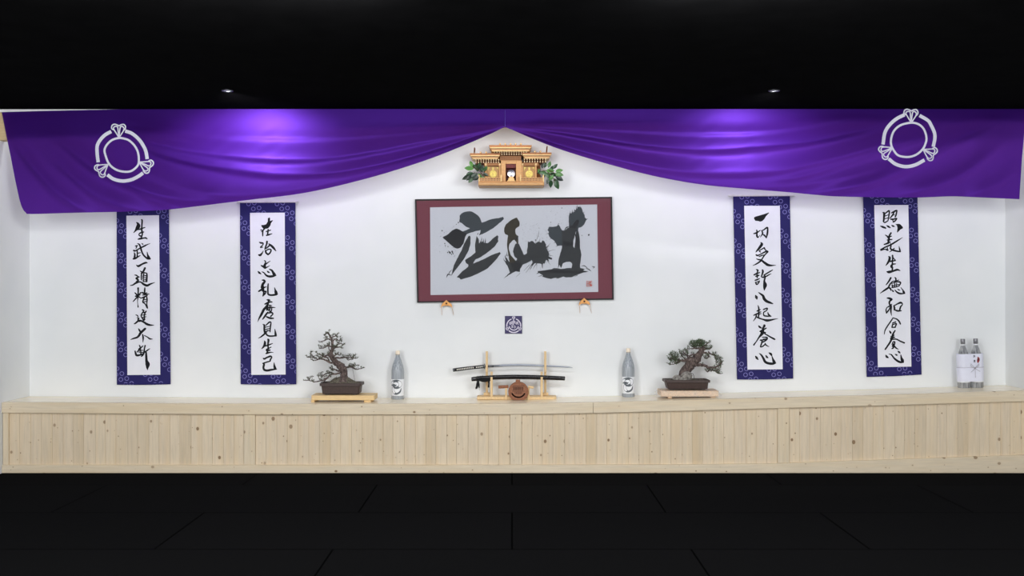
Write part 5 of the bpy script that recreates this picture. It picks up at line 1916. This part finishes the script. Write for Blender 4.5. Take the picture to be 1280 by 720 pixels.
def rbar(x0, z0, x1, z1, mi=0):
    b.box((cc.x + x0 * R_, ry - .0275, cc.z + z0 * R_), (cc.x + x1 * R_, ry - .0235, cc.z + z1 * R_), mi)


for k in range(5):
    x = -.52 + k * .21
    rbar(x, .18, x + .045, .46)
    rbar(x + .10, .20, x + .14, .44)
    rbar(x + .01, .40, x + .16, .46)
    rbar(x + .02, .28, x + .15, .33)
    rbar(x + .02, .16, x + .15, .20)
for k in range(6):
    x = -.36 + k * .125
    rbar(x, -.16, x + .05, .0)
    rbar(x, -.22, x + .09, -.17)
for k in range(12):
    a0_ = math.pi * (1.1 + .8 * k / 12)
    a1_ = math.pi * (1.1 + .8 * (k + 1) / 12)
    p = [cc + Vector((R_ * r * math.cos(a), 0, R_ * (r * math.sin(a)) * .9 + R_ * .05)) for r, a in ((.60, a0_), (.74, a0_), (.74, a1_), (.60, a1_))]
    f = [Vector((q.x, ry - .0275, q.z)) for q in p]
    g = [Vector((q.x, ry - .0235, q.z)) for q in p]
    b.add(f + g, [(0, 1, 2, 3), (3, 2, 1, 0), (0, 4, 5, 1), (1, 5, 6, 2), (2, 6, 7, 3), (3, 7, 4, 0)])
rbar(-.62, .04, .62, .085)
rbar(-.58, .54, .58, .58)
b.build('carving', M['carveddark'], o)
b = MB()
c = cc + Vector((-.05 * R_, -.012, R_ * 1.0))
b.cbox((c.x - .018, ry - .024, c.z - .012), (c.x + .018, ry, c.z + .016), .004)
b.build('top_knob', M['carved'], ro)
py_ = -0.2
for nm, pts, rad, mt in (('peg', [(408, 593), (420, 592.5), (484, 589)], [.0125, .0135, .0125], 'carved'), ('peg', [(632, 590), (660, 595), (673, 597)], [.0105, .0105, .0095], 'standwood')):
    b = MB()
    b.tube([kp(x, y, py_) for x, y in pts], rad, 14)
    o = b.build(nm, M[mt], ro)
    smooth_angle(o, 40)
for xa in (466, 634):
    b = MB()
    x0, x1 = kp(xa - 8, 0, py_).x, kp(xa + 8, 0, py_).x
    b.cbox((x0, py_ - .008, cz), (x1, py_ + .008, kp(0, 588, py_).z if xa < 500 else kp(0, 600, py_).z), .002)
    b.build('peg_support', M['standwood'], ro)

# ================================================================== bonsai
def bonsai_pot(root, tl, tr, bl, br, rim_y0, rim_y1, by, y, dep, zb):
    """shallow rectangular tray: tl,tr rim columns, bl,br foot columns; real depth dep"""
    b = MB()
    xa0, xa1 = P(tl, 0, y).x, P(tr, 0, y).x
    xb0, xb1 = P(bl, 0, y).x, P(br, 0, y).x
    zr1, zr0 = P(0, rim_y0, y - dep / 2).z, P(0, rim_y1, y - dep / 2).z
    d2 = dep / 2
    sh_ = (xb0 - xa0)
    zf = zb + .006
    rings = [
        (xb0 + .012, xb1 - .012, d2 - sh_ - .012, zf), (xb0, xb1, d2 - sh_, zf + .003), (xa0 + .012, xa1 - .012, d2 - .012, zr0), (xa0, xa1, d2, zr0 + .002), (xa0, xa1, d2, zr1 - .002),
        (xa0 + .003, xa1 - .003, d2 - .003, zr1), (xa0 + .016, xa1 - .016, d2 - .016, zr1), (xa0 + .018, xa1 - .018, d2 - .018, zr1 - .018)]
    vs = []
    for x0, x1, dd, z in rings:
        c = .010
        vs += [Vector(p) for p in ((x0 + c, y - dd, z), (x1 - c, y - dd, z), (x1, y - dd + c, z), (x1, y + dd - c, z), (x1 - c, y + dd, z), (x0 + c, y + dd, z), (x0, y + dd - c, z), (x0, y - dd + c, z))]
    fs = []
    for i in range(len(rings) - 1):
        for k in range(8):
            j = (k + 1) % 8
            fs.append((i * 8 + k, i * 8 + j, (i + 1) * 8 + j, (i + 1) * 8 + k))
    fs.append(tuple(reversed(range(8))))
    fs.append(tuple((len(rings) - 1) * 8 + k for k in range(8)))
    b.add(vs, fs)
    pot = b.build('pot', M['pot'], root)
    smooth_angle(pot, 30)
    for x0 in (xb0 + .02, xb1 - .05):
        for yy in (y - d2 + sh_ + .014, y + d2 - sh_ - .04):
            b = MB()
            b.box((x0, yy, zb), (x0 + .03, yy + .026, zf + .001))
            b.build('pot_foot', M['pot'], pot)
    return zr1, d2


def needles_tuft(b, c, rng, n, L, w, up=.6, spread=1.0):
    for _ in range(n):
        d = Vector((rng.gauss(0, spread), rng.gauss(0, spread), rng.gauss(up, spread * .6)))
        if d.length < .1:
            continue
        d.normalize()
        l = L * rng.uniform(.6, 1.15)
        s = d.orthogonal().normalized()
        s = (Matrix.Rotation(rng.uniform(0, 6.28), 3, d) @ s) * w
        u = d.cross(s)
        p = c + d * l
        b.add([c - s, c + s, c + u, p], [(0, 1, 3), (1, 2, 3), (2, 0, 3)])


def limb(b, pts, y0, conv, rng, drift=.0, seg=8, k=1.0, wob=0.0):
    """pts: (x, y, r) crop px; returns world points"""
    out = []
    rad = []
    n = len(pts)
    for i, (x, y, r) in enumerate(pts):
        p = conv(x, y, y0 + drift * (i / max(1, n - 1)))
        out.append(p)
        rad.append(r * k)
    # refine
    fin, fr = [], []
    for i in range(n - 1):
        p0 = out[max(0, i - 1)]
        p1, p2 = out[i], out[i + 1]
        p3 = out[min(n - 1, i + 2)]
        for s in range(4):
            t = s / 4
            q = 0.5 * (2 * p1 + (p2 - p0) * t + (2 * p0 - 5 * p1 + 4 * p2 - p3) * t * t + (3 * p1 - p0 - 3 * p2 + p3) * t**3)
            if wob and not (i == 0 and s == 0):
                q = q + Vector((rng.uniform(-1, 1), rng.uniform(-1, 1), rng.uniform(-1, 1))) * wob
            fin.append(q)
            fr.append((rad[i] + (rad[i + 1] - rad[i]) * t) * (1 + (rng.uniform(-.12, .12) if wob else 0)))
    fin.append(out[-1])
    fr.append(rad[-1])
    b.tube(fin, fr, seg)
    return fin


def twigs(b, tb, path, rng, n, L, k, tuft):
    """side twigs with bud clusters along a branch"""
    for _ in range(n):
        i = rng.randrange(len(path) // 4, len(path))
        p = path[i]
        d = Vector((rng.uniform(-1, 1), rng.uniform(-.9, .9), rng.uniform(-.25, 1.1))).normalized()
        l = L * rng.uniform(.4, 1.1)
        m = p + d * l * .55 + Vector((0, 0, rng.uniform(-.2, .3) * l))
        e = p + d * l + Vector((0, 0, .25 * l))
        b.tube([p, m, e], [k, k * .8, k * .5], 5)
        tuft(tb, e)


# ---- left bonsai on its low pine table
bd_y = -0.26
zl = zat(428, bd_y)
lt = thing('plant_board', Vector((P(428, 0, bd_y).x, bd_y, zl)), 'honey pine low display board under the left bonsai', 'board')
b = MB()
xl0, xl1 = P(389.4, 0, bd_y - .10).x, P(468, 0, bd_y - .10).x
zt = zl + .056
b.cbox((xl0, bd_y - .11, zl + .017), (xl1, bd_y + .11, zt), .004)
b.build('board_top', M['pineboard'], lt)
for x0, x1 in ((391.5, 396), (457, 465.5)):
    b = MB()
    b.cbox((P(x0, 0, bd_y).x, bd_y - .10, zl), (P(x1, 0, bd_y).x, bd_y + .10, zl + .0168), .003)
    b.build('runner', M['pineboard'], lt)

BY = -0.25


def cL(x, y, yy):
    return P(380 + x / 8.0, 410 + y / 8.0, yy)


bl_ = thing('bonsai_tree', Vector((P(428, 0, BY).x, BY, zt)), 'sparse leaning bonsai with cascading bare branches in brown tray pot, at left', 'bonsai', 'bonsai trees on the platform')
zr, d2 = bonsai_pot(bl_, 402.0, 453.4, 405.0, 450.2, 479.2, 483.0, 491, BY, 0.2, zt)
rng = random.Random(11)
b = MB()
nx, ny = 26, 14
x0, x1 = P(404.6, 0, BY).x, P(450.8, 0, BY).x
vs = []
for j in range(ny + 1):
    for i in range(nx + 1):
        u, v = i / nx, j / ny
        X = x0 + (x1 - x0) * u
        Yy = BY - .083 + .166 * v
        px = 404.6 + 46.2 * u
        m = math.exp(-((px - 430) / 12.5)**2) * math.exp(-((v - .5) / .33)**2)
        m2 = math.exp(-((px - 418) / 5)**2) * math.exp(-((v - .4) / .3)**2)
        edge = min(u, 1 - u, v, 1 - v)
        z = zr - .010 + (m * .062 + m2 * .02 + rng.uniform(-.004, .004)) * min(1, edge * 8)
        vs.append(Vector((X, Yy, z)))
fs = [(j * (nx + 1) + i, j * (nx + 1) + i + 1, (j + 1) * (nx + 1) + i + 1, (j + 1) * (nx + 1) + i) for j in range(ny) for i in range(nx)]
b.add(vs, fs)
b.build('soil_mound', M['soil'], bl_, smooth=True)
kk = 1 / 8.0 / 151
tb = MB()
b = MB()
trunk = [(388, 560, 52), (396, 525, 44), (402, 480, 37), (396, 430, 39), (378, 395, 40), (345, 368, 33), (318, 345, 29), (295, 315, 26), (275, 285, 25), (270, 255, 21), (282, 215, 17), (284, 175, 14), (280, 135, 12), (268, 98, 10), (250, 62, 8), (232, 50, 6)]
limb(b, trunk, BY, cL, rng, seg=14, k=kk, wob=.003)
for rx, rr_ in ((350, 16), (430, 15), (372, 18), (410, 16)):
    limb(b, [(395, 500, 16), ((rx + 392) / 2, 530, rr_), (rx, 556, 6)], BY - .03, cL, rng, drift=-.03, k=kk)


def budtuft(tb_, e):
    for _ in range(3):
        c = e + Vector((rng.uniform(-1, 1), rng.uniform(-1, 1), rng.uniform(-.3, 1))) * .008
        needles_tuft(tb_, c, rng, 7, .013, .0022, .5, 1)


def greentuft(tb_, e):
    needles_tuft(tb_, e, rng, 12, .024, .0016, .9, .9)


brL = [
    ([(310, 352, 11), (262, 345, 9), (222, 325, 8), (172, 308, 7), (125, 318, 5), (88, 326, 3)], -.05, 12, budtuft),
    ([(262, 345, 7), (238, 300, 7), (205, 290, 6), (170, 270, 5), (138, 262, 3)], .05, 10, budtuft),
    ([(140, 312, 5), (105, 296, 5), (70, 290, 4), (40, 294, 3)], -.03, 7, budtuft),
    ([(105, 300, 4), (85, 275, 4), (66, 250, 3)], .0, 4, greentuft),
    ([(275, 280, 10), (240, 272, 8), (205, 282, 6), (180, 292, 4)], .07, 9, greentuft),
    ([(300, 300, 9), (335, 298, 8), (380, 298, 7), (420, 292, 6), (470, 298, 5), (515, 306, 3)], -.04, 18, greentuft),
    ([(300, 280, 8), (330, 262, 6), (355, 272, 4)], .06, 6, budtuft),
    ([(420, 292, 5), (440, 318, 4), (470, 310, 3)], .03, 5, budtuft),
    ([(412, 402, 10), (448, 388, 8), (485, 396, 7), (525, 412, 5), (578, 405, 3)], -.06, 14, budtuft),
    ([(450, 388, 6), (480, 376, 5), (515, 384, 4)], .03, 7, budtuft),
    ([(360, 452, 10), (305, 460, 8), (255, 470, 8), (222, 510, 7), (165, 528, 6), (110, 540, 5), (60, 526, 4), (4, 524, 3)], -.08, 17, budtuft),
    ([(350, 432, 9), (318, 420, 7), (290, 408, 5), (275, 420, 3)], .04, 6, budtuft),
    ([(310, 460, 8), (265, 448, 7), (222, 456, 6), (180, 486, 4)], .05, 12, budtuft),
    ([(222, 510, 5), (195, 540, 4), (170, 556, 3)], .02, 4, budtuft),
    ([(165, 528, 4), (145, 500, 3), (148, 482, 2)], .0, 3, budtuft),
    ([(282, 125, 8), (240, 110, 6), (205, 126, 5), (160, 140, 3)], -.05, 7, budtuft),
    ([(282, 185, 8), (240, 180, 6), (205, 196, 5), (158, 206, 3)], .05, 8, budtuft),
    ([(284, 130, 7), (318, 110, 6), (345, 124, 5), (375, 122, 3)], .04, 7, budtuft),
    ([(284, 205, 8), (322, 196, 6), (355, 188, 5), (380, 204, 3)], -.05, 9, budtuft),
    ([(300, 190, 6), (338, 165, 5), (368, 156, 4), (396, 165, 3)], .04, 8, budtuft),
    ([(266, 95, 7), (292, 90, 6), (320, 72, 3)], .03, 6, budtuft),
    ([(258, 78, 6), (235, 46, 5), (205, 70, 3)], -.03, 5, budtuft),
    ([(232, 110, 4), (222, 92, 3)], .0, 3, budtuft),
    ([(275, 240, 7), (255, 220, 5), (240, 170, 3)], .06, 4, budtuft),
]
for pts, dr, nt, tf in brL:
    path = limb(b, pts, BY, cL, rng, drift=dr, seg=7, k=kk * 1.05, wob=.0022)
    twigs(b, tb, path, rng, int(nt * .85), .024, .0024, tf)
    tf(tb, path[-1])
b.build('trunk', M['bark'], bl_, smooth=True)
tb.build('foliage', M['buds'], bl_)
b = MB()
for (x0_, y0_, x1_, y1_) in ((478, 365, 484, 400), (484, 400, 510, 535), (325, 480, 322, 540)):
    b.tube([cL(x0_, y0_, BY - .04), cL(x1_, y1_, BY - .04)], .0011, 5)
b.build('training_wire', M['wire'], bl_)

# ---- right bonsai on a wrapped board
b2y = -0.25
zr_ = zat(862, b2y)
rt = thing('plant_board', Vector((P(862, 0, b2y).x, b2y, zr_)), 'pale board in crinkled clear plastic under the right bonsai', 'board')
b = MB()
xr0, xr1 = P(826, 0, b2y - .1).x, P(898, 0, b2y - .1).x
zt2 = zr_ + .062
slope = (zat(898, b2y) - zat(826, b2y)) * .5
b.cbox((xr0, b2y - .11, zr_ + .014), (xr1, b2y + .11, zt2 - .003), .004)
b.build('board_top', M['palepine'], rt)
for x0, x1 in ((833, 838), (886, 892)):
    b = MB()
    b.cbox((P(x0, 0, b2y).x, b2y - .09, zr_ - (.002 if x0 < 850 else -.004)), (P(x1, 0, b2y).x, b2y + .09, zr_ + .0138), .003)
    b.build('runner', M['palepine'], rt)
b = MB()
rw = random.Random(4)
nx, ny = 34, 10
top = []
x0, x1 = xr0 - .022, xr1 + .022
vs = []
sec = [(-.118, .012), (-.120, .034), (-.117, .057), (-.06, .0605), (0, .061), (.06, .0605), (.117, .057), (.12, .034), (.118, .012)]
for i in range(nx + 1):
    X = x0 + (x1 - x0) * i / nx
    e = min(i, nx - i)
    sh2 = 1.0 if e > 2 else (.42 + .28 * e)
    for (yy, zz) in sec:
        side = abs(yy) > .1 or e <= 2
        j = .004 if side else .0006
        vs.append(Vector((X, b2y + yy * (1 if e > 1 else .93) + (rw.uniform(-.004, .002) if yy < 0 else rw.uniform(-.002, .004)) * (1 if side else 0), zr_ + .010 + (zz - .010) * sh2 + rw.uniform(-j, j) * .7 + (.004 if e <= 2 else 0))))
m = len(sec)
fs = [(i * m + k, (i + 1) * m + k, (i + 1) * m + k + 1, i * m + k + 1) for i in range(nx) for k in range(m - 1)]
fs.append(tuple(range(m)))
fs.append(tuple(reversed([nx * m + k for k in range(m)])))
b.add(vs, fs)
b.build('plastic_wrap', M['plastic'], rt)

RY = -0.24


def cR(x, y, yy):
    return P(820 + x / 8.78, 418 + y / 8.78, yy)


br_ = thing('bonsai_tree', Vector((P(857, 0, RY).x, RY, zt2)), 'thick-trunked pine bonsai with green needle pads and rocks in brown tray pot, at right', 'bonsai', 'bonsai trees on the platform')
zrr, d2 = bonsai_pot(br_, 829.6, 885.2, 833.6, 882.6, 475.2, 478.6, 487, RY, 0.2, zt2)
b = MB()
x0, x1 = P(833, 0, RY).x, P(882, 0, RY).x
nx, ny = 24, 10
vs = []
for j in range(ny + 1):
    for i in range(nx + 1):
        u, v = i / nx, j / ny
        edge = min(u, 1 - u, v, 1 - v)
        z = zrr - .010 + (.020 * math.exp(-((u - .45) / .3)**2) + rng.uniform(-.004, .004)) * min(1, edge * 8)
        vs.append(Vector((x0 + (x1 - x0) * u, RY - .083 + .166 * v, z)))
fs = [(j * (nx + 1) + i, j * (nx + 1) + i + 1, (j + 1) * (nx + 1) + i + 1, (j + 1) * (nx + 1) + i) for j in range(ny) for i in range(nx)]
b.add(vs, fs)
b.build('soil_mound', M['soil'], br_, smooth=True)
k2 = 1 / 8.78 / 151
rr2 = random.Random(31)
for (x, y, rx, rz, yy) in ((232, 482, 52, 36, RY - .045), (335, 462, 62, 56, RY - .05), (295, 492, 44, 26, RY - .065)):
    b = MB()
    b.blob(cR(x, y, yy), (rx * k2, rx * k2 * .7, rz * k2), n=9, jit=.09, rng=rr2)
    b.build('rock', M['rock'], br_, smooth=True)
b = MB()
tb = MB()
rng = random.Random(17)
limb(b, [(300, 500, 62), (310, 455, 58), (320, 410, 54), (345, 370, 54), (378, 335, 54), (415, 300, 50), (448, 265, 44), (474, 225, 38), (495, 190, 32), (512, 160, 24), (520, 135, 14)], RY, cR, rng, seg=16, k=k2, wob=.004)
b.blob(cR(385, 278, RY - .01), (62 * k2, 50 * k2, 34 * k2), n=8, jit=.12, rng=rng)
for rx in (250, 370, 300):
    limb(b, [(310, 440, 22), ((rx + 310) / 2, 470, 18), (rx, 505, 8)], RY - .04, cR, rng, drift=-.03, k=k2)
brR = [
    ([(380, 285, 18), (330, 290, 15), (280, 288, 12), (225, 275, 9), (165, 262, 5)], -.04),
    ([(280, 288, 9), (240, 310, 7), (205, 325, 4), (150, 332, 3)], -.04),
    ([(455, 218, 12), (410, 222, 9), (370, 234, 7), (330, 225, 5), (300, 195, 3)], -.05),
    ([(330, 285, 9), (300, 250, 7), (270, 215, 5), (262, 180, 3)], .05),
    ([(350, 262, 8), (345, 215, 6), (335, 170, 3)], .0),
    ([(440, 325, 22), (490, 335, 18), (535, 340, 15), (575, 362, 13), (635, 362, 11), (680, 345, 9), (715, 310, 6)], -.03),
    ([(575, 362, 10), (600, 385, 9), (650, 402, 7), (685, 425, 5), (715, 430, 3)], .04),
    ([(600, 385, 7), (580, 405, 5), (565, 412, 3)], .0),
    ([(505, 175, 18), (540, 160, 13), (580, 155, 9), (615, 145, 5)], .03),
    ([(520, 195, 10), (555, 205, 9), (580, 235, 7), (560, 262, 5), (530, 262, 3)], -.05),
    ([(570, 195, 8), (612, 215, 8), (640, 222, 7), (650, 260, 6), (665, 300, 4), (655, 335, 3)], .03),
    ([(512, 160, 14), (480, 155, 11), (430, 152, 9), (385, 158, 5)], -.04),
    ([(512, 150, 11), (500, 115, 9), (470, 95, 6), (430, 90, 4)], .03),
    ([(640, 365, 7), (690, 345, 6), (720, 310, 4), (700, 260, 3)], -.04),
    ([(515, 130, 9), (550, 110, 7), (575, 95, 4)], .02),
    ([(650, 402, 5), (680, 385, 4), (700, 370, 3)], -.03),
]


def pine(tb_, e):
    needles_tuft(tb_, e, rng, 9, .020, .0013, .8, .9)


for pts, dr in brR:
    path = limb(b, pts, RY, cR, rng, drift=dr, seg=8, k=k2, wob=.0028)
    twigs(b, tb, path, rng, 7, .026, .0026, pine)
pads = [(448, 105, 88, 48, 150, 18), (505, 85, 50, 34, 50, 16), (185, 240, 66, 58, 105, 17), (215, 295, 50, 32, 45, 15), (305, 200, 50, 44, 34, 16), (705, 300, 34, 56, 46, 15), (665, 255, 30, 30, 22, 14), (620, 385, 52, 24, 26, 13), (690, 415, 30, 24, 22, 13),
        (575, 140, 46, 30, 30, 14), (560, 240, 36, 30, 22, 13), (640, 215, 28, 18, 14, 13), (160, 320, 24, 18, 10, 13)]
for (x, y, rx, ry_, n, L) in pads:
    for _ in range(n):
        a = rng.uniform(0, 6.283)
        q = math.sqrt(rng.uniform(0, 1))
        c = cR(x + rx * q * math.cos(a), y + ry_ * q * math.sin(a), RY + rng.uniform(-.06, .06))
        needles_tuft(tb, c, rng, 9, L * k2 * 1.35, .0013, .55, .9)
        if rng.random() < .30:
            c2 = cR(x + rx * .3 * math.cos(a), y + ry_ * .6, RY)
            b.tube([c2, c], [.0022, .0014], 4)
b.build('trunk', M['bark'], br_, smooth=True)
tb.build('foliage', M['needles'], br_)
b = MB()
pts = [(388, 425, -.07), (405, 432, -.08), (415, 455, -.085), (416, 480, -.08), (408, 496, -.07)]
b.tube([cR(x, y, RY + z) for x, y, z in pts], .0022, 6)
b.build('training_wire', M['wire'], br_)

# ================================================================== lamps and camera
def area(name, loc, target, sx, sy, power, col=(1, 1, 1)):
    l = bpy.data.lights.new(name, 'AREA')
    l.shape = 'RECTANGLE'
    l.size, l.size_y = sx, sy
    l.energy = power
    l.color = col
    o = bpy.data.objects.new(name, l)
    COL.objects.link(o)
    o.location = loc
    d = Vector(target) - Vector(loc)
    o.rotation_euler = d.to_track_quat('-Z', 'Y').to_euler()
    return o


def spot(name, loc, target, power, angle, blend=.8, col=(1, 1, 1), r=.05):
    l = bpy.data.lights.new(name, 'SPOT')
    l.energy = power
    l.spot_size = math.radians(angle)
    l.spot_blend = blend
    l.color = col
    l.shadow_soft_size = r
    o = bpy.data.objects.new(name, l)
    COL.objects.link(o)
    o.location = loc
    d = Vector(target) - Vector(loc)
    o.rotation_euler = d.to_track_quat('-Z', 'Y').to_euler()
    return o


# rows of ceiling fluorescents in the hall in front of the wall
for i, x in enumerate((-2.9, 0.0, 2.9)):
    area('fluorescent_near_%d' % i, (x * .4, -4.4, 2.82), (x * 1.38, -0.4, .9), 1.3, .5, 60 if x else 24, (.98, .985, 1.0))
for i, x in enumerate((-2.9, 2.9)):
    area('fluorescent_far_%d' % i, (x, -7.4, 2.82), (x * 0.6, -0.6, 1.0), 1.6, 1.0, 88, (.98, .99, 1.0))
# unseen soft fill lights added behind the camera to brighten the wall
for i, x in enumerate((-2.93, 2.93)):
    area('added_fill_%d' % i, (x, -10.0, 1.45), (x * .1, 0, 1.4), 2.15, 2.4, 165, (.98, .985, 1.0))
# slim cove strip tucked behind the beam, washing the wall and the platform
area('cove_strip', (0.04, -0.40, 2.835), (0.04, -0.34, 0), 7.9, .05, 15, (.98, .99, 1.0))
# two recessed downlights in the ceiling just in front of the curtain
for side, x, power in (('left', -2.02, 112), ('right', 1.86, 72)):
    t = thing('downlight', (x, -1.35, CEIL), 'small round recessed downlight in the dark ceiling before the %s half of the curtain' % side, 'ceiling light', 'recessed downlights before the curtain')
    b = MB()
    b.lathe([(0.030, 0.0), (0.030, -0.003), (0.036, -0.005), (0.040, -0.003), (0.040, 0.0)], (x, -1.35, CEIL - .0005), 28)
    b.build('trim_ring', M['darksteel'], t)
    b = MB()
    b.lathe([(0.001, -0.0012), (0.029, -0.0012), (0.029, -0.0004)], (x, -1.35, CEIL - .0005), 28)
    b.build('lens', M['label'], t)
    spot('downlight_lamp_%s' % side, (x, -1.35, CEIL - .03), (x, -0.55, 2.60), power, 55, 1.0, (.97, .96, 1.0), .04).scale = (2.2, 1, 1)

w = bpy.data.worlds.new('World')
SC.world = w
w.use_nodes = True
w.node_tree.nodes['Background'].inputs[0].default_value = (.9, .95, 1, 1)
w.node_tree.nodes['Background'].inputs[1].default_value = 0.3

cam = bpy.data.cameras.new('camera')
cam.sensor_width = 36.0
cam.lens = F / 1280 * 36.0
cam.clip_start = .05
co = bpy.data.objects.new('camera', cam)
COL.objects.link(co)
co.location = (0, CAMY, CAMZ)
co.rotation_euler = (math.pi / 2, 0, 0)
SC.camera = co
SC.view_settings.view_transform = 'Standard'
SC.view_settings.look = 'None'
SC.view_settings.exposure = 0.13
SC.view_settings.gamma = 1.0
SC.view_settings.use_curve_mapping = False
